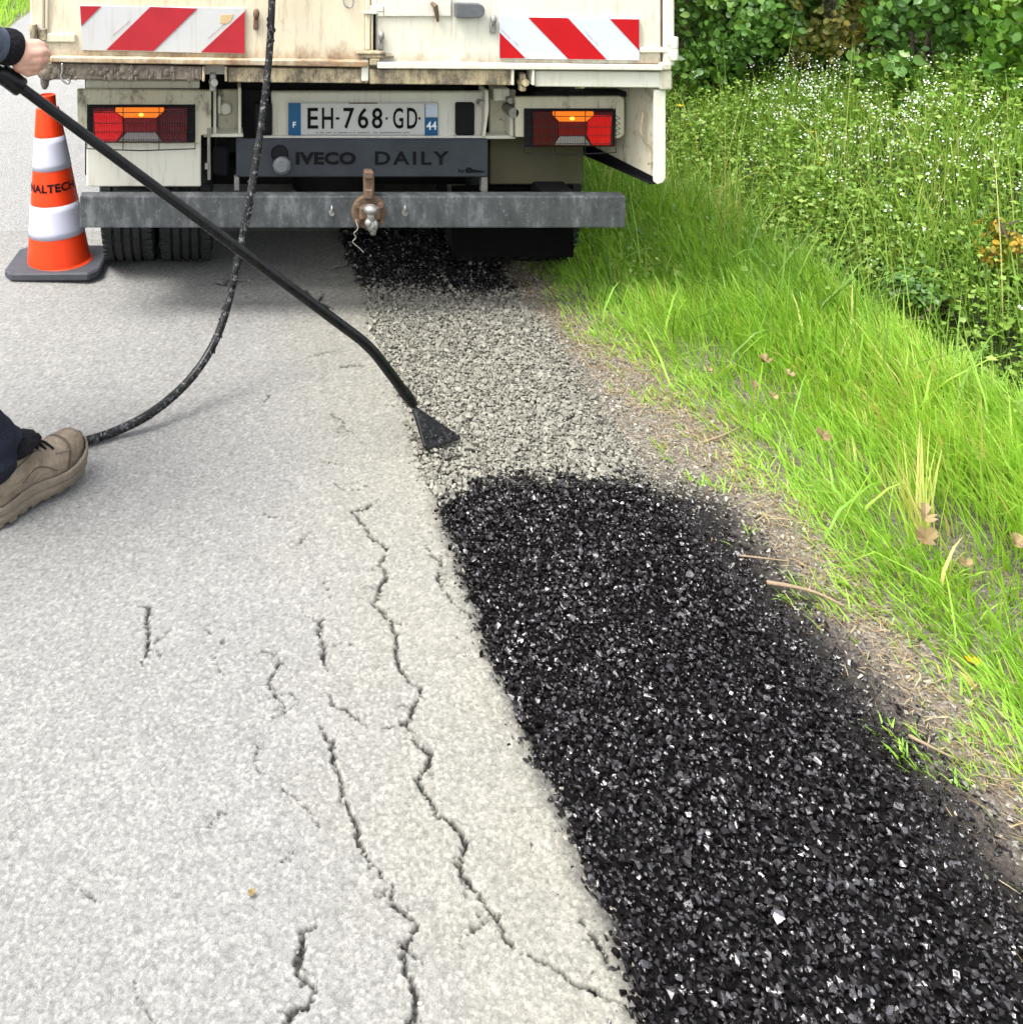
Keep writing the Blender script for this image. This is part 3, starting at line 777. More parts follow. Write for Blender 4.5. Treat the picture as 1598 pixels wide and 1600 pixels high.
# ------------------------------------------------------------------ truck
truck = empty('tipper_truck', (0.46, 4.0, 0))
tag(truck, 'cream tipper truck parked on the road with its stained tailgate towards us', 'truck')
def slab(b, x0, y0, x1, y1, D, depth, bev=0.003):
    """box whose camera-side face fills the photo rectangle at depth D"""
    a, c = P(x0, y1, D), P(x1, y0, D)
    return b.box((a.x, D, a.z), (c.x, D + depth, c.z), bev)
def one(name, mat, x0, y0, x1, y1, D, depth, bev=0.003, parent=truck):
    return slab(B(), x0, y0, x1, y1, D, depth, bev).obj(name, mat, parent)
def pxprism(pts, D, depth, bev=0.0):
    return B().prism([P(x, y, D) for x, y in pts], (0, depth, 0), bev)

TOP = -130
# tipper body: floor, sides, headboard, corner posts
b = B(); b.box((-0.60, 3.40, 0.83), (1.50, 6.35, 0.90), 0.005); b.obj('body_floor', M_cream, truck)
for sx, nm in ((-0.605, 'L'), (1.475, 'R')):
    b = B(); b.box((sx, 3.42, 0.90), (sx + 0.03, 6.33, 1.285), 0.004)
    for k in range(7): b.box((sx - (0.022 if nm == 'L' else -0.03), 3.6 + k * 0.42, 0.905), (sx + (0.0 if nm == 'L' else 0.052), 3.64 + k * 0.42, 1.28), 0.004)
    b.obj('side_board', M_cream, truck)
b = B(); b.box((-0.60, 6.36, 0.83), (1.50, 6.40, 1.75), 0.006); b.obj('headboard', M_cream, truck)
# tailgate leaves
tl = B(); slab(tl, 73, TOP, 571, 94, 3.355, 0.035, 0.004)
tl.obj('tailgate_leaf', M_cream_left, truck)['label'] = 'yellowed left leaf of the tailgate'
tr = B(); slab(tr, 589, TOP, 1033, 100, 3.355, 0.035, 0.004)
tr.obj('tailgate_leaf', M_cream_right, truck)['label'] = 'paler right leaf of the tailgate'
one('corner_post', M_cream_left, 47, TOP, 69, 92, 3.345, 0.06, 0.006)
one('corner_post', M_cream, 1037, TOP, 1054.5, 104, 3.345, 0.06, 0.006)
b = B(); slab(b, 70.5, TOP, 75, 56, 3.348, 0.012, 0.002); slab(b, 66, 52, 118, 66, 3.343, 0.02, 0.004); b.obj('hinge_strap', M_cream_left, truck)
b = B(); slab(b, 1000, 74, 1046, 82, 3.343, 0.02, 0.003); b.obj('hinge_strap', M_cream, truck)
b = B(); slab(b, 1033.5, TOP, 1036, 98, 3.352, 0.02, 0.001); b.obj('seam', M_rusty, truck)
for yy in (66, 84):
    b = B(); p = P(1053, yy, 3.335); b.lathe([(0, -0.018), (0.012, -0.018), (0.013, -0.010), (0.013, 0.010), (0.012, 0.018), (0, 0.018)], p, (0, 0, 1), 14)
    b.box((p.x - 0.015, p.y - 0.004, p.z - 0.010), (p.x + 0.014, p.y + 0.02, p.z + 0.010), 0.003); b.obj('hinge', M_cream, truck)
b = B()
for yy in (45, 60):
    p = P(52, yy, 3.335); b.lathe([(0, -0.016), (0.012, -0.016), (0.013, 0), (0.012, 0.016), (0, 0.016)], p, (0, 0, 1), 12)
slab(b, 58, 44, 73, 64, 3.338, 0.02, 0.004); b.obj('hinge', M_cream_rust, truck)
# centre closing bar of the two leaves
b = B(); slab(b, 571, TOP, 579, 78, 3.343, 0.03, 0.004); slab(b, 580, TOP, 583, 80, 3.348, 0.02, 0.002); b.obj('closing_bar', M_cream_left, truck)
b = B(); slab(b, 583.5, 22, 587.5, 82, 3.352, 0.02, 0.001); b.obj('seam', M_ink, truck)
b = B(); slab(b, 557, 80, 602, 85, 3.325, 0.04, 0.003); slab(b, 563, 85, 616, 91, 3.33, 0.04, 0.004); slab(b, 578, 91, 594, 102, 3.33, 0.03, 0.004); b.obj('latch', M_cream_rust, truck)
b = B(); slab(b, 565, 93, 576, 127, 3.335, 0.02, 0.003); b.obj('latch_tongue', M_cream, truck)
b = B(); slab(b, 569, 18, 590, 22, 3.335, 0.03, 0.003); slab(b, 572, 8, 600, 18, 3.345, 0.02, 0.003); b.obj('latch_bracket', M_cream, truck)
# upper lever with rounded end, its backing rail and the other small fittings
b = B(); slab(b, 600, TOP, 706, 26, 3.347, 0.012, 0.004); slab(b, 588, 8, 600, 26, 3.347, 0.012, 0.003); b.obj('tailgate_rail', M_cream, truck)
pts = [(712, 4), (744, 5)] + [(746 + 12 * math.sin(a), 16.5 - 11.5 * math.cos(a)) for a in np.linspace(0.2, math.pi - 0.2, 9)] + [(744, 28), (712, 27)]
pxprism(pts, 3.325, 0.025, 0.003).obj('lever_cover', M_grey_lever, truck)
b = B(); b.tube([P(674, 4, 3.34), P(680, 9, 3.33), P(682, 20, 3.335), P(684, 33, 3.345)], [0.006, 0.009, 0.007, 0.004], 8); b.obj('bolt_pin', M_rusty, truck)
for (x0, y0, x1, y1), mt in (((396, 11, 405, 46), M_rusty), ((591, 46, 600, 78), M_steel), ((766, 21, 776, 52), M_steel)):
    b = B(); slab(b, x0, y0 + 14, x1 - 1, y1, 3.343, 0.014, 0.003)
    p = P((x0 + x1) / 2, y0 + 10, 3.34); b.ell(p, (0.011, 0.010, 0.018)); b.obj('clip', mt, truck, auto=40)
b = B(); b.tube(catmull([P(537, -20, 3.345), P(537, 2, 3.34), P(540, 9, 3.338), P(545, 11.5, 3.338), P(550, 9, 3.338), P(552, 2, 3.34), P(552, -20, 3.345)], 4), 0.0028, 6); b.obj('wire_loop', M_steel, truck)
# sill ledge and rails under the tailgate
pxprism([(78, 88), (575, 95), (575, 105), (78, 97)], 3.325, 0.07, 0.003).obj('sill', M_cream_left, truck)
pxprism([(590, 97), (1036, 103), (1036, 110), (590, 107)], 3.325, 0.07, 0.003).obj('sill', M_cream, truck)
b = B().prism([P(x, y, 3.335) for x, y in [(64, 97), (316, 104), (316, 125), (64, 124)]], (0, 0.06, 0), 0.004)
for k in range(60):
    x = 66 + 248 * R.random(); b.ell(P(x, 108 + 15 * R.random(), 3.334), (0.004 + 0.008 * R.random(), 0.004, 0.006 + 0.016 * R.random()), None, 1)
b.obj('tar_splashed_rail', M_mud, truck)['label'] = 'rail caked in dried tar'
b = B().prism([P(x, y, 3.345) for x, y in [(356, 105), (575, 107), (575, 130), (356, 128)]], (0, 0.06, 0), 0.003); b.obj('lower_rail', M_cream_rust, truck)['label'] = 'rusty part of the lower rail'
b = B().prism([P(x, y, 3.345) for x, y in [(577, 108), (799, 109), (799, 133), (577, 131)]], (0, 0.06, 0), 0.003); b.obj('lower_rail', M_cream_rust, truck)
b = B().prism([P(x, y, 3.345) for x, y in [(836, 110), (1034, 112), (1034, 137), (836, 135)]], (0, 0.06, 0), 0.003); b.obj('lower_rail', M_cream, truck)
b = B().prism([P(x, y, 3.39) for x, y in [(356, 106), (1030, 110), (1030, 134), (356, 128)]], (0, 0.05, 0)); b.obj('inner_rail', M_chassis, truck)
for x0, mt in ((316, M_cream_rust), (351, M_cream_rust), (799.5, M_cream), (831.5, M_cream)):
    one('rail_flange', mt, x0, 104, x0 + 4, 133 if x0 > 500 else 127, 3.33, 0.07, 0.002)
for x0, mt in ((333, M_steel), (817, M_cream_rust)):
    b = B(); p = P(x0, 128, 3.36); b.lathe([(0, -0.02), (0.012, -0.02), (0.014, 0), (0.012, 0.02), (0, 0.02)], p, (0.2, -1, 0.1), 12)
    b.box(p + Vector((-0.012, -0.005, -0.03)), p + Vector((0.010, 0.02, 0.03)), 0.004); b.obj('roller', mt, truck, auto=40)
b = B(); slab(b, 1031, 110, 1051, 141, 3.34, 0.06, 0.006); slab(b, 1033, 98, 1050, 110, 3.332, 0.05, 0.005); b.obj('corner_casting', M_cream_mud, truck)
b = B()
b.ell(P(74, 112, 3.36), (0.035, 0.03, 0.03)); b.ell(P(70, 126, 3.36), (0.015, 0.015, 0.03)); b.obj('corner_casting', M_mud, truck, smooth=True)
b = B(); b.tube(catmull([P(97, 98, 3.325), P(97, 112, 3.322), P(95, 120, 3.322), P(100, 127, 3.32), P(106, 130, 3.32), P(109, 126, 3.32), P(105, 123, 3.32)], 5), 0.0035, 8); b.obj('hook', M_steel, truck, smooth=True)
# hazard boards
def board(quad, stripes, mw, mr, D, label):
    o = pxprism(quad, D, 0.008, 0.001).obj('hazard_board', mw, truck); o['label'] = label
    for s in stripes: pxprism(s, D - 0.0022, 0.0018).obj('red_stripe', mr, o)
    return o
hb = board([(124, 8), (383, 12), (383, 84), (128, 78)], [[(125, 9), (158, 9), (127, 40)], [(235, 10), (308, 13), (240, 79), (166, 77.5)], [(382.5, 17), (382.5, 83), (314, 81)]], M_white_worn, M_red_worn, 3.345, 'scuffed red and white striped board')
pxprism([(345, 23), (365, 22), (360, 33), (352, 37), (344, 35)], 3.3435, 0.0016).obj('torn_patch', plain('torn_backing', (0.50, 0.36, 0.18), 0.8), hb)
hb2 = board([(780, 25), (999, 29), (999, 94), (780, 91)], [[(780.5, 50), (821, 90.5), (780.5, 90.5)], [(825, 26.5), (887, 27.5), (947.5, 92.5), (888, 91.8)], [(953, 29.2), (998.5, 29.5), (998.5, 78)]], M_white, M_red, 3.345, 'clean red and white striped board')
for (xa, ya, xb, yb), par in (((176, 55, 203, 32), hb), ((325, 60, 352, 36), hb), ((784, 46, 797, 60), hb2), ((802, 63, 811, 72), hb2), ((914, 48, 926, 62), hb2), ((929, 64, 936, 71), hb2)):
    b = B(); p, q = P(xa, ya, 3.3435), P(xb, yb, 3.3435); b.tube([p, q], 0.0005, 4); b.obj('maker_print', M_red_worn, par)
# rear cross panel with number plate
one('cross_panel', M_cream, 424, 143, 757, 213, 3.56, 0.03, 0.005)
one('cross_panel_lip', M_cream, 410, 212, 806, 217, 3.545, 0.05, 0.003)
pl = one('number_plate', M_plate, 449.5, 160, 685, 211.5, 3.545, 0.008, 0.004)
one('plate_band', M_blue, 450.5, 160.5, 470, 211, 3.543, 0.0015, 0.0, pl)
one('plate_band', M_blue, 664.5, 183, 684, 211, 3.543, 0.0015, 0.0, pl)
one('plate_crest', plain('pale_crest_print', (0.45, 0.52, 0.62), 0.5), 666, 164, 683, 180, 3.543, 0.0015, 0.0, pl)
b = B(); slab(b, 663.6, 161, 664.4, 211, 3.543, 0.0015, 0); b.obj('plate_rule', M_blue, pl)
for ch, x0, x1 in (('E', 480.5, 497), ('H', 503, 520.5), ('7', 536.5, 553.5), ('6', 559, 575.5), ('8', 581, 597.5), ('G', 614, 630), ('D', 636, 652)):
    text_fit(ch, x0, 168, x1, 200.5, 3.5425, M_ink, pl, 0.012, 1.0, 0.0008, 'plate_character')
for x0 in (527.5, 604, 655.5):
    one('plate_dash', M_ink, x0 - (2.8 if x0 < 600 else 1.6), 183, x0 + (2.8 if x0 < 600 else 1.6), 186.5, 3.5425, 0.001, 0, pl)
text_fit('F', 457.5, 190, 462.5, 199, 3.5418, M_print_white, pl, 0.01, 1, 0.0006, 'plate_character')
text_fit('44', 666, 189, 682, 202.5, 3.5418, M_print_white, pl, 0.01, 1, 0.0006, 'plate_character')
b = B()
for x0 in np.arange(494, 640, 3.1):
    if R.random() < 0.75: slab(b, x0, 205.8, x0 + 2.1, 207.6, 3.5425, 0.001, 0)
b.obj('dealer_print', plain('grey_print', (0.22, 0.21, 0.2), 0.6), pl)['kind'] = 'stuff'
b = B(); slab(b, 545, 160, 590, 161.8, 3.540, 0.004, 0.001); b.obj('plate_scuff', M_rusty, pl)
for x0, x1 in ((712, 741), (398, 425)):
    a_, c_ = P(x0, 211, 3.548), P(x1, 160, 3.548); b = B(); b.box((a_.x, 3.540, a_.z), (c_.x, 3.575, c_.z), 0.009, 3); b.obj('rubber_buffer', M_black, truck)
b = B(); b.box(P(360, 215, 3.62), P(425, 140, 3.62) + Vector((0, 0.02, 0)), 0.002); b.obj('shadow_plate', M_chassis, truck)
# hinge brackets either side of the cross panel
b = B(); slab(b, 340, 140, 372, 212, 3.60, 0.02, 0.003); b.obj('bracket_plate', M_cream_mud, truck)
for x0 in (333, 372): one('bracket_rib', M_cream, x0, 136, x0 + 5, 213, 3.53, 0.09, 0.003)
one('bracket_foot', M_cream, 318, 209, 380, 214, 3.52, 0.10, 0.002)
b = B(); p = P(352, 168, 3.595); b.lathe([(0, 0.02), (0.018, 0.02), (0.024, 0.012), (0.024, -0.025), (0.018, -0.032), (0, -0.032)], p, (0, -1, 0), 18); b.box(P(340, 178, 3.55), P(345, 148, 3.57), 0.003); b.obj('bracket_boss', M_cream, truck, auto=40)
one('bracket_plate', M_cream_mud, 765, 140, 806, 213, 3.60, 0.02, 0.003)
pxprism([(758, 140), (763, 140), (764, 170), (760, 200), (758, 213), (754, 213), (757, 190)], 3.52, 0.09, 0.002).obj('bracket_rib', M_cream, truck)
one('bracket_rib', M_cream, 797, 176, 803, 213, 3.53, 0.09, 0.003)
one('bracket_cap', M_cream, 771, 138, 797, 158, 3.55, 0.07, 0.004)
b = B(); p = P(795, 170, 3.56); b.lathe([(0, 0.06), (0.017, 0.06), (0.0195, 0.052), (0.0195, -0.02), (0.016, -0.03), (0, -0.03)], p, (0, -1, 0), 20)
b.lathe([(0, 0.03), (0.011, 0.03), (0.011, -0.02), (0, -0.02)], P(794, 154, 3.55), (0, -1, 0), 12); b.lathe([(0, 0.03), (0.010, 0.03), (0.010, -0.02), (0, -0.02)], P(749, 159, 3.55), (0, -1, 0), 12); b.obj('pivot_pin', M_steel, truck, auto=40)['kind'] = 'stuff'
# lamp carriers
def poly_plate(name, pts, D, th, mat, label=None):
    o = pxprism(pts, D, th, 0.003).obj(name, mat, truck)
    if label: o['label'] = label
    return o
poly_plate('lamp_carrier', [(120, 139), (330, 141), (330, 210), (314, 211), (314, 224), (136, 224), (134, 205), (121, 200)], 3.50, 0.02, M_cream_mud)
one('carrier_strip', M_cream, 134, 126, 312, 138, 3.52, 0.03, 0.003)
one('rear_mudguard', M_cream, 135, 222, 314, 291.5, 3.515, 0.02, 0.004)['label'] = 'pale dusty mudguard panel'
poly_plate('lamp_carrier', [(805, 151), (970, 150), (975.5, 153), (975.5, 210), (968, 216), (806, 214)], 3.50, 0.02, M_cream_mud)
b = B(); slab(b, 766, 213, 912, 288, 3.62, 0.02, 0.004); b.obj('rear_mudguard', plain('shade_olive_panel', (0.065, 0.06, 0.032), 0.8, 0, 0.3, 9), truck)['label'] = 'mudguard panel with its shade painted in as dark olive'  # deep shade on this panel is put into its dark olive colour
one('carrier_lip', M_black, 835, 143, 1000, 151, 3.52, 0.06, 0.003)

def tail_light(x0, y0, x1, y1, outer_left, label):
    D = 3.475
    hx0, hx1 = (137, 304) if outer_left else (820, 961)
    root_ = one('tail_light', M_black, hx0, y0 - 4, hx1, y1 + 1, 3.488, 0.016, 0.003); root_['label'] = label
    w, h = x1 - x0, y1 - y0
    fx = (lambda t: x0 + t * w) if outer_left else (lambda t: x1 - t * w)
    def Q(pts): return [(fx(u), y0 + v * h) for u, v in pts]
    pxprism(Q([(0, 0), (1, 0), (1, 1), (0, 1)]), D + 0.004, 0.012, 0.002).obj('lens_body', M_lens_dark, root_)
    pxprism(Q([(0.01, 0.12), (0.22, 0.10), (0.31, 0.30), (0.32, 0.70), (0.25, 0.97), (0.03, 0.97)]), D, 0.006, 0.0015).obj('red_lens', M_lens_red_lit, root_)
    pxprism(Q([(0.33, 0.31), (0.68, 0.31), (0.68, 0.70), (0.33, 0.70)]), D, 0.006, 0.001).obj('red_lens', M_lens_red, root_)
    pxprism(Q([(0.69, 0.10), (0.99, 0.06), (0.99, 0.97), (0.74, 0.97), (0.69, 0.72)]), D, 0.006, 0.001).obj('dark_lens', M_lens_dark, root_)
    pxprism(Q([(0.36, 0.72), (0.66, 0.72), (0.73, 0.97), (0.27, 0.97)]), D, 0.006, 0.001).obj('clear_lens', M_lens_clear, root_)
    am = pxprism(Q([(0.24, 0.0), (0.75, 0.0), (0.75, 0.10), (0.67, 0.29), (0.33, 0.29), (0.24, 0.12)]), D - 0.002, 0.008, 0.0015).obj('amber_lens', M_lens_amber, root_)
    b = B(); b.ell(P(fx(0.51), y0 + 0.20 * h, D - 0.004), (0.009, 0.004, 0.007)); b.obj('bulb', M_lens_bulb, root_, smooth=True)
    b = B()
    g = 3.435
    gx = np.linspace(hx0 - 1, hx1 + 1, 4); gy0, gy1 = y0 - 5, y1 + 10
    b.tube([P(hx0, gy0, 3.48), P(hx0, gy0 + 6, g), P(hx0 - 1, gy1, g), P((hx0 + hx1) / 2, gy1 + 3, g), P(hx1 + 1, gy1, g), P(hx1, gy0 + 6, g), P(hx1, gy0, 3.48)], 0.0022, 6)
    for x in gx[1:-1]: b.tube([P(x, gy0, 3.48), P(x, gy0 + 6, g), P(x, gy1 + 2, g)], 0.0015, 5)
    for t in (0.18, 0.42, 0.62, 0.80): b.tube([P(hx0, gy0 + (gy1 - gy0) * t, g), P(hx1, gy0 + (gy1 - gy0) * t, g)], 0.0013, 5)
    b.obj('wire_guard', M_chassis, root_)
tail_light(145, 168, 293, 222, True, 'tail light glowing red on its outer end')
tail_light(833, 174, 957, 228, False, 'tail light beside the hanging side skirt')
b = B()
for k in range(4): b.tube([P(962, 180 + k * 8, 3.46), P(969, 185 + k * 8, 3.455), P(962, 187 + k * 8, 3.46)], 0.0014, 5)
b.obj('guard_spring', M_chassis, truck)
# dark step panel with its debossed name
sp = one('step_panel', M_step, 369, 217, 763, 277, 3.49, 0.02, 0.005)
text_fit('IVECO', 462, 237, 556, 257, 3.4875, M_ink, sp, 0.045, 1.05, 0.001)
text_fit('DAILY', 586, 236, 701, 257, 3.4875, M_ink, sp, 0.02, 1.25, 0.001)
text_fit('by', 716, 263, 726, 271, 3.4875, M_ink, sp, 0.0, 1.0, 0.001)
pxprism([(727, 268)] + [(733 + 6 * math.cos(a), 267 - 6 * math.sin(a)) for a in np.linspace(2.6, 0.5, 7)] + [(756, 267), (757, 269), (730, 270)], 3.4875, 0.001).obj('small_emblem', M_ink, sp)
b = B(); p = P(441, 257, 3.485); b.lathe([(0, 0.035), (0.020, 0.035), (0.030, 0.026), (0.033, 0.010), (0.030, -0.01), (0, -0.01)], p, (-0.15, -1, 0.1), 9); b.obj('socket_cap', M_grey_lever, sp, auto=30)
b = B(); p = P(437, 240, 3.486); b.lathe([(0, 0.012), (0.026, 0.012), (0.030, 0.0), (0, -0.002)], p, (0, -1, 0.25), 14); b.obj('socket_lid', M_ink, sp, auto=30)
one('step_bracket', M_steel, 752, 276, 762, 300, 3.50, 0.03, 0.002)
one('step_bracket', M_steel, 366, 276, 374, 298, 3.50, 0.03, 0.002)
b = B(); b.tube([P(326, 200, 3.50), P(327, 280, 3.50)], 0.006, 8); b.box(P(320, 265, 3.49), P(327, 253, 3.51), 0.003); b.obj('stay_rod', M_steel, truck)
b = B(); b.box(P(333, 275, 3.58), P(358, 225, 3.62), 0.01); b.obj('spring_shackle', M_black, truck)
one('wheel_shade_sheet', plain('black_shade_sheet', (0.004, 0.004, 0.004), 0.95, spec=0.02), 706, 290, 896, 402, 3.64, 0.008, 0.002)  # added black sheet standing for the shade over the right wheels
# under-run beam, hitch
beam = B(); a_, c_ = P(124.5, 356, 3.40), P(978, 306, 3.40); beam.box((a_.x, 3.40, a_.z), (c_.x, 3.45, c_.z), 0.005, 2)
beam = beam.obj('underrun_beam', M_beam, truck); beam['label'] = 'long scratched grey steel under-run beam'
for x0 in (518, 632):
    b = B(); p = P(x0, 332, 3.395); b.lathe([(0, 0.012), (0.008, 0.012), (0.010, 0), (0, 0)], p, (0, -1, 0), 10); b.ell(p + Vector((0, -0.008, 0.012)), (0.006, 0.008, 0.016), None, 1); b.obj('eye_bolt', M_steel, beam, auto=40)
hitch = B(); p = P(576, 330, 3.398)
hitch.lathe([(0, 0.010), (0.052, 0.010), (0.058, 0.005), (0.058, -0.002), (0, -0.002)], p, (0, -1, 0), 28)
hitch.box(P(562, 345, 3.36), P(592, 318, 3.395), 0.006)
hitch = hitch.obj('tow_hitch', M_rusty, truck, auto=35); hitch['label'] = 'rusty tow hitch bolted to the beam'
for q in ((557, 318), (593, 317), (557, 343), (594, 343)):
    b = B(); b.lathe([(0, 0.028), (0.008, 0.028), (0.010, 0.022), (0.010, 0.008), (0, 0.008)], P(q[0], q[1], 3.398), (0, -1, 0), 6); b.obj('bolt', M_rusty, hitch)
b = B(); b.ell(P(579, 327, 3.33), (0.025, 0.025, 0.018)); b.tube([P(579, 332, 3.33), P(580, 350, 3.345)], 0.012, 12); b.obj('tow_ball', M_steel, hitch, smooth=True)
b = B(); b.ell(P(580, 352, 3.335), (0.017, 0.02, 0.022)); b.ell(P(576, 348, 3.33), (0.014, 0.016, 0.015)); b.ell(P(586, 351, 3.335), (0.010, 0.014, 0.020)); b.tube([P(582, 355, 3.335), P(583, 366, 3.335)], [0.013, 0.010], 10); b.obj('coupling_hook', M_steel, hitch, smooth=True)
b = B(); slab(b, 569, 269, 585, 312, 3.375, 0.03, 0.004); slab(b, 571, 296, 583, 312, 3.365, 0.03, 0.004); slab(b, 570, 268, 584, 280, 3.36, 0.04, 0.004); b.obj('hitch_post', M_rusty, hitch)
b = B(); b.tube(catmull([P(556, 345, 3.37), P(559, 357, 3.36), P(553, 364, 3.36), P(556, 371, 3.36), P(551, 378, 3.36), P(560, 386, 3.36), P(568, 394, 3.36)], 4), 0.0019, 6); b.obj('loose_wire', M_steel, hitch)
for x0, x1 in ((180, 230), (850, 900)): one('beam_arm', M_chassis, x0, 300, x1, 345, 3.495, 0.5, 0.004)
# hanging side skirt with a rear flange
A0, A1 = P(1027, 287, 3.36), P(912, 235, 3.77)
topz = 0.815
b = B(); b.prism([A0, A1, Vector((A1.x, A1.y, topz)), Vector((A0.x, A0.y, topz))], (0.014, 0.003, 0), 0.002); sk = b.obj('side_skirt', M_cream_mud, truck)
b = B(); b.prism([P(1022, 140, 3.352), P(1040, 140, 3.352), P(1040, 278, 3.352), P(1036, 285, 3.352), P(1027, 288, 3.352), P(1022, 284, 3.352)], (0, 0.012, 0), 0.002); b.obj('skirt_flange', M_cream, sk)
b = B(); b.tube(catmull([P(1002, 172, 3.42), P(1004, 178, 3.40), P(1001, 205, 3.40), P(1008, 222, 3.395), P(1018, 232, 3.385), P(1018, 252, 3.38), P(1012, 256, 3.385)], 5), 0.0035, 7); b.obj('skirt_hook', M_cream_rust, sk)
b = B(); b.prism([A0 + Vector((-0.004, 0, 0)), A1 + Vector((-0.004, 0, 0)), A1 + Vector((-0.004, 0, 0.035)), A0 + Vector((-0.004, 0, 0.018))], (0.003, 0, 0)); b.obj('skirt_edge', M_ink, sk)
b = B(); b.prism([A0 + Vector((-0.02, 0.01, -0.004)), A1 + Vector((-0.03, 0, -0.004)), A1 + Vector((0.012, 0, -0.004)), A0 + Vector((0.014, 0.01, -0.004))], (0, 0, 0.003)); b.obj('skirt_lip', M_black, sk)
# wheels
def tyre_profile(w, r):
    h = w / 2
    p = [(r * 0.58, -h * 0.8), (r * 0.70, -h), (r * 0.86, -h * 1.02), (r * 0.955, -h * 0.93), (r * 0.985, -h * 0.80)]
    for g in (-0.45, -0.15, 0.15, 0.45):
        c = g * h * 1.15
        p += [(r * 0.997, c - 0.006), (r * 0.966, c - 0.0045), (r * 0.966, c + 0.0045), (r * 0.998, c + 0.006)]
    return p + [(r * 0.985, h * 0.80), (r * 0.955, h * 0.93), (r * 0.86, h * 1.02), (r * 0.70, h), (r * 0.58, h * 0.8)]
TR = 0.335
def wheel(cx, cy, w=0.196):
    b = B(); b.lathe(tyre_profile(w, TR), (cx, cy, TR - 0.004), (1, 0, 0), 56)
    tyre = b.obj('wheel', M_tyre, truck, auto=50)
    b = B(); b.lathe([(0.0, -0.02), (0.10, -0.03), (0.15, -0.075), (0.196, -0.080), (0.196, 0.080), (0.15, 0.075), (0.10, 0.0), (0, 0.0)], (cx, cy, TR), (1, 0, 0), 28); b.obj('rim', M_steel, tyre, auto=40)
    # lateral sipes as shallow ribs on the shoulder blocks
    b = B()
    for k in range(64):
        a = 2 * math.pi * k / 64
        for s in (-1, 1):
            M = Matrix.Translation((cx, cy, TR - 0.004)) @ Matrix.Rotation(a, 4, 'X')
            b.box((s * w * 0.39 - 0.016, -0.0105, TR * 0.972), (s * w * 0.39 + 0.016, 0.0105, TR * 0.9925), 0.002, 1, M)
    b.obj('tread_blocks', M_tyre, tyre)['kind'] = 'stuff'
for cx in (-0.320, -0.106, 1.03, 1.236): wheel(cx, 4.03)
for cx in (-0.22, 1.14): wheel(cx, 7.25, 0.2)
# chassis, axle, drive line
b = B()
for cx in (0.05, 0.85): b.box((cx - 0.035, 3.68, 0.55), (cx + 0.035, 8.2, 0.72), 0.004)
b.box((0.0, 3.67, 0.50), (0.9, 3.74, 0.78), 0.004); b.box((-0.5, 4.4, 0.72), (1.4, 4.5, 0.82), 0.004); b.box((-0.5, 5.6, 0.72), (1.4, 5.7, 0.82), 0.004); b.obj('chassis_frame', M_chassis, truck)
b = B(); b.tube([(-0.2, 4.03, TR), (1.14, 4.03, TR)], 0.055, 14); b.ell((0.46, 4.03, TR), (0.17, 0.18, 0.155)); b.tube([(0.46, 3.9, TR), (0.46, 6.5, 0.5)], 0.04, 12); b.obj('axle', M_chassis, truck, auto=40)
for cx in (0.0, 0.92):
    b = B()
    for k in range(5): b.tube(catmull([(cx, 3.66 + 0.06 * k, 0.49 - 0.012 * k), (cx, 4.03, 0.42 - 0.012 * k), (cx, 4.6 - 0.07 * k, 0.49 - 0.012 * k)], 5), 0.016, 6)
    b.obj('leaf_spring', M_chassis, truck)
b = B(); b.box((0.10, 5.4, 0.24), (0.85, 6.3, 0.56), 0.03, 2); b.obj('fuel_tank', M_chassis, truck)
b = B(); b.box((0.9, 4.45, 0.28), (1.38, 5.2, 0.62), 0.02); b.obj('battery_box', M_chassis, truck)
b = B(); b.tube([(0.30, 3.60, 0.47), (0.30, 4.2, 0.50), (0.6, 6.0, 0.45)], 0.035, 12); b.obj('exhaust', M_rusty, truck, auto=40)
for cx in (-0.415, 0.925):
    b = B()
    arc = [Vector((cx, 4.03 + 0.40 * math.cos(a), TR + 0.02 + 0.40 * math.sin(a))) for a in np.linspace(0.35, math.pi - 0.55, 14)]
    for p, q in zip(arc, arc[1:]): b.prism([p, q, q + Vector((0.42, 0, 0)), p + Vector((0.42, 0, 0))], (0, 0, 0.006))
    b.obj('wheel_arch', M_chassis, truck)
for sx in (-0.56, 1.42):
    b = B(); b.box((sx, 4.42, 0.19), (sx + 0.05, 6.85, 0.80), 0.01); b.obj('side_light_block', M_chassis, truck)  # unseen panels added to keep side light off the ground underneath
b = B(); b.lathe([(0.0, -0.09), (0.16, -0.09), (0.2, -0.10), (0.33, -0.09), (0.345, 0), (0.33, 0.09), (0.2, 0.10), (0, 0.08)], (0.46, 5.05, 0.40), (0, 0, 1), 32); b.obj('spare_wheel', M_tyre, truck, auto=40)
b = B(); b.box((-0.50, 4.46, 0.17), (1.41, 4.50, 0.70), 0.01); b.obj('cross_light_block', M_chassis, truck)  # unseen panel added to block light from ahead under the truck
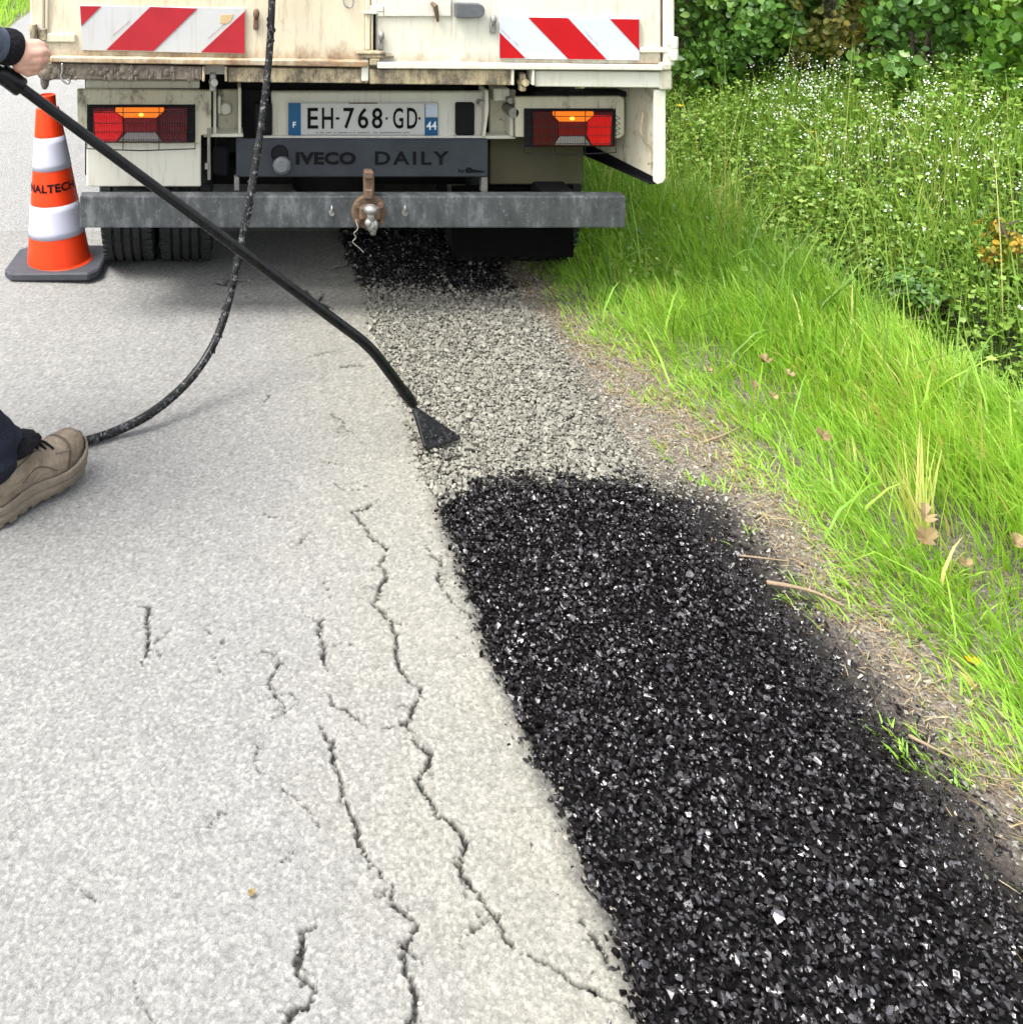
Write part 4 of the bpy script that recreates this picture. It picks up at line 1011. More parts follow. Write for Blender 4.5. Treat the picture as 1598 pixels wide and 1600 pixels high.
# cab
prof = [(6.55, 0.55), (6.52, 1.05), (6.60, 2.10), (6.75, 2.22), (7.35, 2.22), (7.60, 2.12), (8.10, 1.45), (8.45, 1.20), (8.55, 0.95), (8.55, 0.45), (6.55, 0.45)]
b = B(); b.prism([Vector((-0.46, y_, z_)) for y_, z_ in prof], (1.84, 0, 0), 0.05); b.obj('cab', M_cream, truck, auto=40)
for sx in (-0.463, 1.38): 
    b = B(); b.prism([Vector((sx, y_, z_)) for y_, z_ in [(6.75, 1.30), (6.80, 1.95), (7.35, 1.98), (7.85, 1.40), (7.85, 1.30)]], (0.003, 0, 0)); b.obj('side_window', M_glass, truck)
b = B(); b.prism([Vector((-0.3, 7.67, 2.05)), Vector((1.22, 7.67, 2.05)), Vector((1.27, 8.085, 1.49)), Vector((-0.35, 8.085, 1.49))], (0, 0.012, 0.012)); b.obj('windscreen', M_glass, truck)
b = B(); b.prism([Vector((-0.2, 6.535, 1.45)), Vector((1.12, 6.535, 1.45)), Vector((1.12, 6.575, 1.95)), Vector((-0.2, 6.575, 1.95))], (0, -0.01, 0)); b.obj('rear_window', M_glass, truck)
for sx in (-1, 1):
    b = B(); cx = 0.46 + sx * 1.02; b.box((cx - 0.07, 7.72, 1.45), (cx + 0.07, 7.80, 1.80), 0.02, 2); b.tube([(cx, 7.76, 1.5), (0.46 + sx * 0.9, 7.8, 1.42)], 0.012, 8); b.obj('wing_mirror', M_black, truck)

# ------------------------------------------------------------------ traffic cone
ct_ = Vector((-0.588, 3.89, 0.0))
cone = empty('traffic_cone', ct_)
tag(cone, 'orange and white traffic cone on a dark rubber base beside the truck wheels', 'traffic cone')
lean = Vector((-0.052, 0.015, 0.655))
ax = lean.normalized(); HC = 0.638
def cone_r(t): return 0.124 + (0.040 - 0.124) * t
b = B()
M = Matrix.Translation(ct_) @ Matrix.Rotation(math.radians(-4), 4, 'Z') @ Matrix.Rotation(math.radians(-2.0), 4, 'Y')
oct_ = [(-0.185, -0.10), (-0.15, -0.145), (0.14, -0.145), (0.172, -0.10), (0.172, 0.10), (0.14, 0.145), (-0.15, 0.145), (-0.185, 0.10)]
t = B(); t.prism([M @ Vector((x, y, 0.006)) for x, y in oct_], (0, 0, 0.030), 0.006); t.obj('base', M_cone_base, cone)
levels = [(0.045, 'band_orange'), (0.19, 'w'), (0.385, 'o'), (0.565, 'w'), (0.745, 'o'), (0.97, None)]
for (t0, k), (t1, _) in zip([(0.05, 'o'), (0.215, 'w'), (0.40, 'o'), (0.60, 'w'), (0.79, 'o')], [(0.215, 0), (0.40, 0), (0.60, 0), (0.79, 0), (0.955, 0)]):
    b = B(); n_ = 5; e = 0.0012 if k == 'w' else 0.0
    prof = [(cone_r(t0 + (t1 - t0) * j / n_) + e, HC * (t0 + (t1 - t0) * j / n_)) for j in range(n_ + 1)]
    if k == 'w': prof = [(prof[0][0] - 0.004, prof[0][1])] + prof + [(prof[-1][0] - 0.004, prof[-1][1])]
    b.lathe(prof, ct_, ax, 40)
    b.obj('white_sleeve' if k == 'w' else 'cone_body', M_cone_white if k == 'w' else M_orange, cone, smooth=True)
b = B(); b.lathe([(cone_r(0.05) + 0.016, HC * 0.036), (cone_r(0.05) + 0.008, HC * 0.05), (cone_r(0.05), HC * 0.056)], ct_, ax, 40); b.obj('skirt_ring', M_orange, cone, smooth=True)
b = B(); b.lathe([(cone_r(0.955), HC * 0.955), (0.034, HC * 0.96), (0.034, HC * 1.03), (0.026, HC * 1.035), (0.024, HC * 0.97), (0, HC * 0.97)], ct_, ax, 24); b.obj('cone_cap', M_orange, cone, auto=50)
V, F = text_shape('SIGNALTECH', 1.0, 0.0, 0.035, 1.05)
x0_, x1_ = min(v.x for v in V), max(v.x for v in V); y0_, y1_ = min(v.y for v in V), max(v.y for v in V)
u_ = Vector((1, 0, 0)); u_ = (u_ - ax * u_.dot(ax)).normalized(); w_ = ax.cross(u_)
def on_cone(v):
    tt = 0.482 + (v.y - y0_) / (y1_ - y0_) * 0.048
    r = cone_r(tt) + 0.0022
    ang = math.radians(-207 + 190 * (v.x - x0_) / (x1_ - x0_))
    return ct_ + ax * (HC * tt) + (u_ * math.cos(ang) + w_ * math.sin(ang)) * r
me = bpy.data.meshes.new('lettering'); me.from_pydata([on_cone(v) for v in V], [], F); me.materials.append(M_ink); me.update()
o = bpy.data.objects.new('lettering', me); C.objects.link(o); adopt(o, cone)

# ------------------------------------------------------------------ spray lance and hose
p_top, p_bend, p_end = P(-40, 82, 2.395), P(578, 541, 2.66), P(646, 632, 2.69)
lance = empty('spray_lance', P(690, 690, 2.65))
tag(lance, 'long black bitumen spray lance with a flat fan nozzle resting on the gravel', 'spray lance')
d1 = (p_bend - p_top).normalized(); d2 = (p_end - p_bend).normalized()
pts = [p_top, p_top.lerp(p_bend, 0.5), p_bend - d1 * 0.05] + [(p_bend - d1 * 0.05) * (1 - t) ** 2 + p_bend * 2 * t * (1 - t) + (p_bend + d2 * 0.05) * t * t for t in (0.2, 0.4, 0.6, 0.8)] + [p_bend + d2 * 0.05, p_end - d2 * 0.05]
b = B(); b.tube(pts, [0.0132] * 2 + [0.0138] * (len(pts) - 2), 20); b.obj('lance_tube', M_lance, lance, auto=60)
b = B(); b.lathe([(0, 0), (0.0146, 0), (0.0152, 0.004), (0.0152, 0.040), (0.012, 0.050), (0.012, 0.052), (0, 0.052)], p_end - d2 * 0.052, d2, 18); b.obj('ferrule', M_lance, lance, auto=40)
b = B(); b.lathe([(0, 0), (0.009, 0), (0.009, 0.006), (0.006, 0.008), (0.006, 0.014), (0, 0.014)], p_end - d2 * 0.004, d2, 12); b.obj('swivel', M_steel, lance, auto=40)
ap, c1, c2 = P(648, 638, 2.688), P(717, 684, 2.672), P(664, 701, 2.628)
nrm = (c1 - ap).cross(c2 - ap).normalized()
if nrm.y > 0: nrm = -nrm
b = B()
e1 = (c1 - ap).normalized(); e2 = (c2 - ap).normalized(); midp = (c1 + c2) / 2
front = [ap + (c2 - c1).normalized() * 0.007, ap - (c2 - c1).normalized() * 0.007, c1, midp + nrm * 0.004, c2]
b.prism([p + nrm * 0.006 for p in front], -nrm * 0.014, 0.0025)
for c_ in (c1, c2): b.tube([ap + nrm * 0.003, c_ + nrm * 0.002], [0.005, 0.0045], 8)
b.tube([c1 + nrm * 0.002, midp + nrm * 0.006, c2 + nrm * 0.002], 0.005, 8)
b.obj('nozzle', M_nozzle, lance)
b = B()
for k in range(26):
    q = c1.lerp(c2, R.random()) + nrm * 0.008 * R.random() + (ap - midp) * 0.22 * R.random(); b.ell(q, (0.004 + 0.005 * R.random(), 0.004, 0.003 + 0.004 * R.random()), None, 1)
b.obj('tar_crust', M_nozzle, lance)['kind'] = 'stuff'
ph = P(10, 115, 2.417)
b = B(); b.lathe([(0, -0.036), (0.022, -0.036), (0.024, -0.030), (0.024, 0.026), (0.021, 0.032), (0, 0.032)], p_top.lerp(p_bend, 0.085), d1, 20); b.obj('collar', M_lance, lance, auto=40)
b = B(); b.lathe([(0, -0.014), (0.019, -0.014), (0.019, 0.014), (0, 0.014)], p_top.lerp(p_bend, 0.030), d1, 20); b.obj('valve_ring', plain('chromed_steel', (0.75, 0.76, 0.78), 0.2, 0.9, 0.08), lance, auto=40)
hand_c = P(50, 90, 2.43)
b = B(); b.tube([p_top.lerp(p_bend, 0.085), P(30, 100, 2.44), hand_c + Vector((0.005, 0.02, 0))], 0.011, 12); b.tube([hand_c + Vector((0.00, 0.015, 0.02)), hand_c + Vector((0.005, 0.02, -0.03))], 0.015, 12); b.obj('grip', M_lance, lance, auto=50)

hp = [Vector((0.30, 3.72, 1.22)), Vector((0.24, 3.52, 1.38)), Vector((0.20, 3.34, 1.33)), P(425, 0, 3.23), P(421, 80, 3.20), P(412, 165, 3.15), P(400, 250, 3.10), P(387, 325, 3.05), P(372, 405, 3.0), P(352, 490, 2.95), P(328, 548, 2.90), P(290, 600, 2.84), G(235, 646, 0.038), G(180, 674, 0.017), G(130, 690, 0.0125), G(85, 697, 0.0125), G(40, 700, 0.0125), Vector((-0.70, 2.62, 0.0125)), Vector((-1.0, 2.75, 0.0125)), Vector((-1.3, 3.1, 0.0125))]
hpts = catmull(hp, 9)
hpts = [Vector((p.x, p.y, max(p.z, 0.012))) for p in hpts]
b = B(); b.tube(hpts, 0.0116, 14)
hose = b.obj('hose', M_hose, None, smooth=True)
tag(hose, 'tar spattered black hose hanging from the truck and curving onto the road', 'hose')
b = B()
for k in range(110):
    i = R.integers(30, len(hpts) - 30); p = hpts[i]; a = R.uniform(0, 6.28); b.ell(p + Vector((math.cos(a) * 0.012, -abs(math.sin(a)) * 0.012, 0.0)), (0.002 + 0.003 * R.random(), 0.002 + 0.002 * R.random(), 0.003 + 0.007 * R.random()), None, 1)
b.obj('dried_splashes', M_hose, hose, smooth=True)['kind'] = 'stuff'

# ------------------------------------------------------------------ worker
def soft(o, vox, it=4):
    r = o.modifiers.new('skin', 'REMESH'); r.mode = 'VOXEL'; r.voxel_size = vox; r.use_smooth_shade = True
    s = o.modifiers.new('relax', 'SMOOTH'); s.factor = 0.5; s.iterations = it
    return o
hipR, hipL = Vector((-0.86, 2.15, 0.92)), Vector((-1.00, 2.30, 0.92))
kneeR, ankR = Vector((-0.765, 2.25, 0.50)), Vector((-0.520, 2.365, 0.105))
kneeL, ankL = Vector((-0.93, 2.28, 0.50)), Vector((-1.02, 2.17, 0.10))
chest, neck, head = Vector((-0.86, 2.26, 1.28)), Vector((-0.82, 2.30, 1.50)), Vector((-0.78, 2.34, 1.64))
shR, shL = Vector((-0.78, 2.12, 1.42)), Vector((-0.95, 2.44, 1.42))
elR, wrR = Vector((-0.70, 2.16, 1.165)), P(22, 74, 2.405)
elL, wrL = Vector((-0.90, 2.66, 1.20)), Vector((-0.72, 2.62, 1.02))
b = B()
b.cap(hipR.lerp(hipL, 0.5), 0.14, chest, 0.15); b.cap(chest, 0.14, neck, 0.06); b.cap(neck - Vector((0, 0, 0.05)), 0.055, head - Vector((0, 0, 0.03)), 0.06)
b.ell(head, (0.078, 0.09, 0.112)); b.ell(head + Vector((0.055, 0.045, -0.05)), (0.05, 0.05, 0.055))
fd = Vector((0.65, 0.76, 0)).normalized(); fs = Vector((0.76, -0.65, 0))
b.cap(head + fd * 0.095 + Vector((0, 0, 0.01)), 0.010, head + fd * 0.108 + Vector((0, 0, -0.022)), 0.014)
for s in (-1, 1): b.ell(head + fs * 0.082 * s + Vector((0, 0, -0.005)), (0.016, 0.018, 0.032)); b.ell(head + fd * 0.088 + fs * 0.03 * s + Vector((0, 0, 0.018)), (0.014, 0.012, 0.010))
b.cap(head + fd * 0.088 + fs * 0.02 + Vector((0, 0, -0.055)), 0.008, head + fd * 0.088 - fs * 0.02 + Vector((0, 0, -0.055)), 0.008)
for h_, k_, a_ in ((hipR, kneeR, ankR), (hipL, kneeL, ankL)): b.cap(h_, 0.078, k_, 0.055); b.cap(k_, 0.053, a_, 0.036)
for s_, e_, w_2 in ((shR, elR, wrR), (shL, elL, wrL)): b.cap(chest + Vector((0, 0, 0.13)), 0.07, s_, 0.055); b.cap(s_, 0.048, e_, 0.040); b.cap(e_, 0.040, w_2, 0.027)
# right fist seen from its back, closed round the grip
def HP(x, y, d): return P(x, y, d)
b.cap(wrR, 0.027, HP(38, 84, 2.408), 0.030)
b.cap(HP(34, 74, 2.407), 0.023, HP(57, 71, 2.412), 0.0165); b.cap(HP(35, 82, 2.404), 0.024, HP(61, 81, 2.407), 0.0170)
b.cap(HP(35, 91, 2.405), 0.024, HP(60, 91, 2.408), 0.0165); b.cap(HP(33, 99, 2.408), 0.022, HP(55, 100.5, 2.412), 0.0150)
kn = [(64, 70.5, 2.416), (68, 80.5, 2.411), (67, 90.5, 2.412), (60.5, 101, 2.416)]
pip = [(70.5, 74, 2.446), (74, 84, 2.442), (72, 94, 2.443), (65, 103.5, 2.445)]
dip = [(58, 77, 2.470), (61, 87, 2.468), (60, 96, 2.468), (54, 104, 2.466)]
tip = [(45, 78, 2.462), (48, 88, 2.460), (47, 97, 2.458), (43, 104, 2.455)]
for i in range(4):
    r = (0.0098, 0.0104, 0.0100, 0.0088)[i]
    base_ = [(57, 71, 2.412), (61, 81, 2.407), (60, 91, 2.408), (55, 100.5, 2.412)][i]
    b.cap(HP(*base_), r * 1.25, HP(*kn[i]), r * 1.12, 12); b.cap(HP(*kn[i]), r * 1.08, HP(*pip[i]), r, 12); b.cap(HP(*pip[i]), r, HP(*dip[i]), r * 0.94, 12); b.cap(HP(*dip[i]), r * 0.92, HP(*tip[i]), r * 0.8, 12)
b.cap(HP(32, 102, 2.408), 0.018, HP(44, 112, 2.413), 0.0125, 12); b.cap(HP(44, 112, 2.413), 0.0122, HP(56, 110, 2.435), 0.0105, 12); b.cap(HP(56, 110, 2.435), 0.0105, HP(55, 104, 2.457), 0.009, 12)
# left hand, palm and curled fingers out of the picture
lp = wrL + Vector((0.05, -0.02, -0.06)); b.cap(wrL, 0.026, lp, 0.030)
for k in range(4):
    q = lp + Vector((0.012 - 0.018 * k, 0.014 * k - 0.02, -0.035)); b.cap(lp + Vector((0.01 - 0.013 * k, 0.012 * k - 0.015, -0.01)), 0.012, q, 0.0095, 10); b.cap(q, 0.0095, q + Vector((0.02, 0.01, -0.03)), 0.008, 10)
b.cap(lp, 0.013, lp + Vector((0.045, 0.0, -0.02)), 0.010, 10)
worker = soft(b.obj('person', M_skin), 0.0032, 1)
tag(worker, 'worker in blue grey jacket and navy trousers holding the spray lance, one boot in view', 'person')
b = B(); b.ell(head + Vector((-0.012, -0.014, 0.035)), (0.088, 0.098, 0.092)); b.ell(head + Vector((-0.035, -0.04, -0.02)), (0.062, 0.068, 0.075)); soft(b.obj('hair', M_hair, worker), 0.006, 3)
b = B(); b.cap(hipR.lerp(hipL, 0.5) + Vector((0, 0, -0.02)), 0.175, chest, 0.19); b.cap(chest, 0.185, neck - Vector((0, 0, 0.05)), 0.085); b.cap(hipR + Vector((0, 0, 0.0)), 0.128, chest, 0.16); b.cap(hipL + Vector((0, 0, 0.0)), 0.128, chest, 0.16)
for s_, e_, w_2 in ((shR, elR, wrR), (shL, elL, wrL)):
    d = (w_2 - e_).normalized(); b.cap(chest + Vector((0, 0, 0.10)), 0.10, s_, 0.082); b.cap(s_, 0.080, e_, 0.068); b.cap(e_, 0.066, w_2 - d * 0.062, 0.047)
    for t in (0.25, 0.5, 0.72): b.ell(e_.lerp(w_2, t), (0.055, 0.062, 0.060))
soft(b.obj('jacket', M_jacket, worker), 0.008, 3)
for e_, w_2 in ((elR, wrR), (elL, wrL)):
    d = (w_2 - e_).normalized(); b = B(); b.lathe([(0.030, 0.0), (0.040, -0.002), (0.0435, -0.012), (0.0440, -0.028), (0.042, -0.045), (0.032, -0.05)], w_2 + d * 0.004, d, 28); b.obj('cuff', M_cuff, worker, smooth=True)
b = B(); b.cap(hipR.lerp(hipL, 0.5), 0.165, hipR.lerp(hipL, 0.5) + Vector((0, 0, 0.08)), 0.16)
for h_, k_, a_ in ((hipR, kneeR, ankR), (hipL, kneeL, ankL)): b.cap(h_, 0.098, k_, 0.078); b.cap(k_, 0.076, a_ + Vector((0, 0, 0.07)), 0.066); b.cap(a_ + Vector((0.0, 0, 0.07)), 0.068, a_ + Vector((0.004, -0.004, 0.035)), 0.060); b.ell(a_ + Vector((0.03, 0.02, 0.075)), (0.048, 0.045, 0.022)); b.ell(a_ + Vector((0.02, -0.02, 0.04)), (0.05, 0.048, 0.018))
for t in range(7):
    q = (ankR + Vector((0.004, -0.004, 0.035))).lerp(kneeR, 0.055 * t) + Vector((R.normal(0, 0.004), R.normal(0, 0.004), 0)); b.ell(q, (0.071, 0.069, 0.013), Matrix.Rotation(R.normal(0.25, 0.3), 3, 'Y'), 2)
soft(b.obj('trousers', M_trousers, worker), 0.006, 4)

def boot(heel, direction, pitch, back=0.0):
    d = Vector(direction).normalized(); s = Vector((d.y, -d.x, 0))
    Mx = Matrix((( d.x, s.x, 0, heel.x), (d.y, s.y, 0, heel.y), (0, 0, 1, heel.z), (0, 0, 0, 1))) @ Matrix.Rotation(-pitch, 4, 'Y')
    L = 0.305
    S = [0.0, 0.03, 0.09, 0.18, 0.28, 0.38, 0.48, 0.58, 0.68, 0.78, 0.86, 0.92, 0.965, 0.99, 1.0]
    W = [0.020, 0.032, 0.040, 0.041, 0.038, 0.038, 0.043, 0.050, 0.055, 0.056, 0.053, 0.046, 0.034, 0.020, 0.010]
    HT = [0.10, 0.130, 0.138, 0.142, 0.140, 0.130, 0.115, 0.099, 0.087, 0.080, 0.077, 0.072, 0.064, 0.053, 0.044]
    def skewed(k): return 0.006 * math.sin(S[k] * 3.0)
    def spring(t): return 0.020 * max(0, (t - 0.6) / 0.4) ** 2
    b = B(); rings = []
    for k, t in enumerate(S):
        ring = []
        for j in range(17):
            a = math.pi * j / 16; ca, sa = math.cos(a), math.sin(a)
            yy = skewed(k) + W[k] * math.copysign(abs(ca) ** 0.75, ca); zz = 0.026 + spring(t) + (HT[k] - 0.026) * abs(sa) ** 0.72
            ring.append(b.bm.verts.new(Mx @ Vector((t * L, yy, zz))))
        rings.append(ring)
    for r0, r1 in zip(rings, rings[1:]):
        for j in range(16): b.bm.faces.new((r0[j], r0[j + 1], r1[j + 1], r1[j]))
    b.bm.faces.new(rings[0]); b.bm.faces.new(rings[-1])
    up = b.obj('boot', M_suede, worker, smooth=True)
    sm = up.modifiers.new('round', 'SUBSURF'); sm.levels = 1; sm.render_levels = 1
    b = B()
    outl = [(t * L, skewed(k) + W[k] * 1.10 + 0.003, spring(t)) for k, t in enumerate(S)]
    outl = [(-0.004, 0.012, 0)] + outl + [(L + 0.008, 0.0, spring(1))]
    full = outl + [(x, -y + 2 * 0.006 * math.sin(x / L * 3.0), z) for x, y, z in reversed(outl[1:-1])]
    nr = len(full); rr_ = []
    for zoff, grow in ((0.0, 0.94), (0.006, 1.0), (0.016, 1.0), (0.018, 0.965), (0.0215, 0.965), (0.0235, 1.03), (0.036, 1.03), (0.040, 0.97)):
        rr_.append([b.bm.verts.new(Mx @ Vector((x * (1 + (grow - 1) * 0.3), y * grow, z + zoff * (1.0 + 0.30 * (1 - math.cos(x / L * 9)) * 0.3)))) for x, y, z in full])
    for r0, r1 in zip(rr_, rr_[1:]):
        for j in range(nr): b.bm.faces.new((r0[j], r0[(j + 1) % nr], r1[(j + 1) % nr], r1[j]))
    b.bm.faces.new(rr_[0][::-1])
    b.obj('sole', M_sole, up, auto=40)
    b = B()
    for x0 in np.arange(0.02, 0.29, 0.034):
        for s_ in (-1, 1):
            k = np.interp(x0 / L, S, W); b.box((x0 - 0.010, s_ * k * 0.95 - 0.010, -0.007 + spring(x0 / L)), (x0 + 0.012, s_ * k * 0.95 + 0.010, 0.006 + spring(x0 / L)), 0.002, 1, Mx)
    b.obj('tread_lugs', M_sole, up)['kind'] = 'stuff'
    b = B()
    for t in (0.40, 0.47, 0.54, 0.61):
        hh = np.interp(t, S, HT); ww = np.interp(t, S, W)
        b.tube(catmull([Mx @ Vector((t * L - 0.008, -ww * 0.55 + 0.005, hh * 0.93)), Mx @ Vector((t * L, 0.004, hh + 0.006)), Mx @ Vector((t * L + 0.008, ww * 0.55 + 0.005, hh * 0.93))], 4), 0.0032, 6)
    b.tube(catmull([Mx @ Vector((0.40 * L, 0.0, 0.150)), Mx @ Vector((0.44 * L, -0.03, 0.142)), Mx @ Vector((0.50 * L, -0.046, 0.118)), Mx @ Vector((0.54 * L, -0.05, 0.10))], 4), 0.0028, 6)
    b.ell(Mx @ Vector((0.36 * L, 0.0, 0.128)), (0.060, 0.045, 0.026), Mx.to_3x3())
    b.ell(Mx @ Vector((0.47 * L, 0.0, 0.116)), (0.040, 0.026, 0.018), Mx.to_3x3())
    b.obj('laces', M_cuff, up)['kind'] = 'stuff'
    b = B()
    for s_ in (-1, 1):
        ln = []
        for t in (0.62, 0.70, 0.78):
            ww = np.interp(t, S, W); hh = np.interp(t, S, HT); a = 0.9
            ln.append(Mx @ Vector((t * L, 0.006 + s_ * ww * math.cos(a) ** 0.75 * 1.02, 0.026 + (hh - 0.026) * math.sin(a) ** 0.72 * 1.02)))
        b.tube(catmull(ln, 4), 0.0022, 6)
    b.obj('seam', M_sole, up)['kind'] = 'stuff'
    b = B()
    def surf(t, a):
        ww = np.interp(t, S, W); hh = np.interp(t, S, HT); ca = math.cos(a)
        return Mx @ Vector((t * L, 0.006 * math.sin(t * 3.0) + ww * math.copysign(abs(ca) ** 0.75, ca) * 1.012, 0.026 + spring(t) + (hh - 0.026) * abs(math.sin(a)) ** 0.72 * 1.012))
    b.tube([surf(0.80 - 0.10 * (1 - math.sin(a)), a) for a in np.linspace(0.15, math.pi - 0.15, 22)], 0.0013, 5)
    b.tube([surf(0.785 - 0.10 * (1 - math.sin(a)), a) for a in np.linspace(0.15, math.pi - 0.15, 22)], 0.0010, 5)
    for sgn in (0, math.pi):
        b.tube(catmull([surf(t, abs(sgn - a)) for t, a in ((0.10, 0.9), (0.22, 0.62), (0.34, 0.72), (0.44, 1.0), (0.52, 1.15))], 5), 0.0013, 5)
        b.tube(catmull([surf(t, abs(sgn - a)) for t, a in ((0.30, 0.20), (0.42, 0.42), (0.52, 0.40), (0.60, 0.22))], 5), 0.0011, 5)
    b.obj('stitching', plain('dark_stitching', (0.06, 0.045, 0.03), 0.8), up)['kind'] = 'stuff'
    return up
boot(Vector((-0.532, 2.335, 0.010)), (0.63, 0.77, 0), math.radians(3))
boot(Vector((-1.07, 2.08, 0.010)), (0.60, 0.80, 0), 0.0)

# ------------------------------------------------------------------ vegetation
def blades(pos, h, w, az, lean, curl, tone):
    n = len(pos); dirv = np.stack([np.cos(az), np.sin(az), np.zeros(n)], -1)
    fa = az + math.pi / 2 + R.normal(0, 0.7, n); side = np.stack([np.cos(fa), np.sin(fa), np.zeros(n)], -1)
    rows = []
    for t, wf in ((0.0, 0.8), (0.4, 1.0), (0.75, 0.65)):
        c = pos + dirv * (h * (lean * t + curl * t * t))[:, None]; c[:, 2] += h * (t - 0.30 * np.minimum(curl, 1.6) * t * t)
        rows += [c - side * (w * wf / 2)[:, None], c + side * (w * wf / 2)[:, None]]
    c = pos + dirv * (h * (lean + curl))[:, None]; c[:, 2] += h * (1 - 0.42 * np.minimum(curl, 1.6))
    rows.append(c)
    V = np.stack(rows, 1).reshape(-1, 3)
    f = np.array([[0, 1, 3], [0, 3, 2], [2, 3, 5], [2, 5, 4], [4, 5, 6]])
    F = (f[None] + (np.arange(n) * 7)[:, None, None]).reshape(-1, 3)
    return V, F, np.repeat(tone, 7)
LEAF_V = np.array([[0, 0, 0], [-.36, .22, .06], [-.44, .55, .05], [0, 1, -.06], [.44, .55, .05], [.36, .22, .06], [0, .30, -.02], [0, .62, -.03]])
LEAF_F = np.array([[0, 6, 1], [1, 6, 7], [1, 7, 2], [2, 7, 3], [3, 7, 4], [4, 7, 6], [4, 6, 5], [5, 6, 0]])
HERB_V = np.array([[0, 0, 0], [-.42, .42, .06], [0, 1, -.05], [.42, .42, .06], [0, .5, -.03]])
HERB_F = np.array([[0, 4, 1], [1, 4, 2], [2, 4, 3], [3, 4, 0]])
def leaves(pos, nrm, size, aspect, tone, droop=0.3, LEAF_V=LEAF_V, LEAF_F=LEAF_F):
    n = len(pos)
    nrm = nrm / np.linalg.norm(nrm, axis=1)[:, None]
    t = R.normal(0, 1, (n, 3)); t[:, 2] -= droop
    t -= nrm * np.sum(t * nrm, 1)[:, None]; t /= np.linalg.norm(t, axis=1)[:, None] + 1e-9
    s = np.cross(t, nrm)
    V = pos[:, None, :] + size[:, None, None] * (LEAF_V[None, :, 0, None] * aspect * s[:, None, :] + LEAF_V[None, :, 1, None] * t[:, None, :] + LEAF_V[None, :, 2, None] * nrm[:, None, :])
    return V.reshape(-1, 3), (LEAF_F[None] + (np.arange(n) * len(LEAF_V))[:, None, None]).reshape(-1, 3), np.repeat(tone, len(LEAF_V))
def joinparts(parts):
    Vs, Fs, Ts, Ms, off = [], [], [], [], 0
    for V, F, T, m in parts:
        Vs.append(V); Fs.append(F + off); Ts.append(T); Ms.append(np.full(len(F), m)); off += len(V)
    return np.concatenate(Vs), np.concatenate(Fs), np.concatenate(Ts), np.concatenate(Ms)
def on_ground(x, y, dz=-0.004): return np.column_stack([x, y, hgt(x, y) + dz])
def grass_edge(y): return 1.265 + 0.035 * fbm(0 * y, y, 3.4, 31) + 0.02 * fbm(0 * y, y, 9, 32) - 0.05 * sst(3.0, 3.5, y)
def seen(x, y, m=0.25):
    """keep what lies in or near the view (a step to either side included)"""
    over = x - (1598 - VX) / FPX * y - 0.15
    return R.random(np.shape(x)) < np.where(over < 0, 1.0, np.clip(0.75 - 0.25 * over, 0.3, 1) * (over < 2.0))

# short fresh verge grass
n = 106000
x = R.uniform(1.15, 2.35, n); y = R.uniform(1.25, 6.2, n)
e = grass_edge(y); d = x - e
p = np.where(d > 0, np.clip(0.25 + d / 0.16, 0, 1), 0.16 * np.exp(d / 0.04)) * np.clip(0.74 + 0.5 * fbm(x, y, 11, 33), 0.1, 1) * np.where(y > 4.2, 0.6, 1)
p = p + 0.5 * ((d > -0.16) & (d < 0.05) & (fbm(x, y, 17, 36) > 0.42))
k = (R.random(n) < p) & seen(x, y); x, y, d = x[k], y[k], d[k]
h = (0.030 + 0.085 * sst(0.0, 0.34, d) + 0.035 * sst(0.4, 0.75, d)) * R.uniform(0.55, 1.25, len(x)) * (1 + 0.34 * fbm(x, y, 8, 34))
az = R.normal(math.pi * 0.94, 0.85, len(x)) + 1.0 * fbm(x, y, 5, 38)
tone = np.clip(0.5 + 0.22 * fbm(x, y, 4, 35) + R.normal(0, 0.2, len(x)) + 0.30 * np.exp(-np.abs(d) / 0.08) * R.random(len(x)) + 0.5 * (R.random(len(x)) < 0.03), 0, 1)
g1 = blades(on_ground(x, y), h, 0.0019 + R.gamma(2.0, 0.0007, len(x)), az, np.abs(R.normal(0.22, 0.18, len(x))) + 0.35 * (1 - sst(0, 0.25, d)), np.abs(R.normal(0.25, 0.25, len(x))) + 0.25 * (1 - sst(0, 0.25, d)), tone)
n = 600                                           # broad weed blades and drooping dead ones among the fine grass
xb_ = R.uniform(1.25, 2.3, n); yb_ = R.uniform(1.5, 5.5, n); kb = (xb_ > grass_edge(yb_) + 0.02) & seen(xb_, yb_) & (fbm(xb_, yb_, 6, 39) > -0.25); xb_, yb_ = xb_[kb], yb_[kb]; n = len(xb_)
gb = blades(on_ground(xb_, yb_), R.uniform(0.07, 0.24, n), R.uniform(0.004, 0.0085, n), R.uniform(0, 6.28, n), np.abs(R.normal(0.3, 0.25, n)), np.abs(R.normal(0.5, 0.35, n)), np.where(R.random(n) < 0.15, 1.0, np.clip(R.normal(0.5, 0.25, n), 0, 1)))
V, F, T, Mi = joinparts([(*g1, 0), (*gb, 0)])
o = fastmesh('verge_grass', V, F, [M_grass], attrs={'tone': T}, smooth=True)
tag(o, 'short bright green grass along the verge', 'grass', kind='stuff')
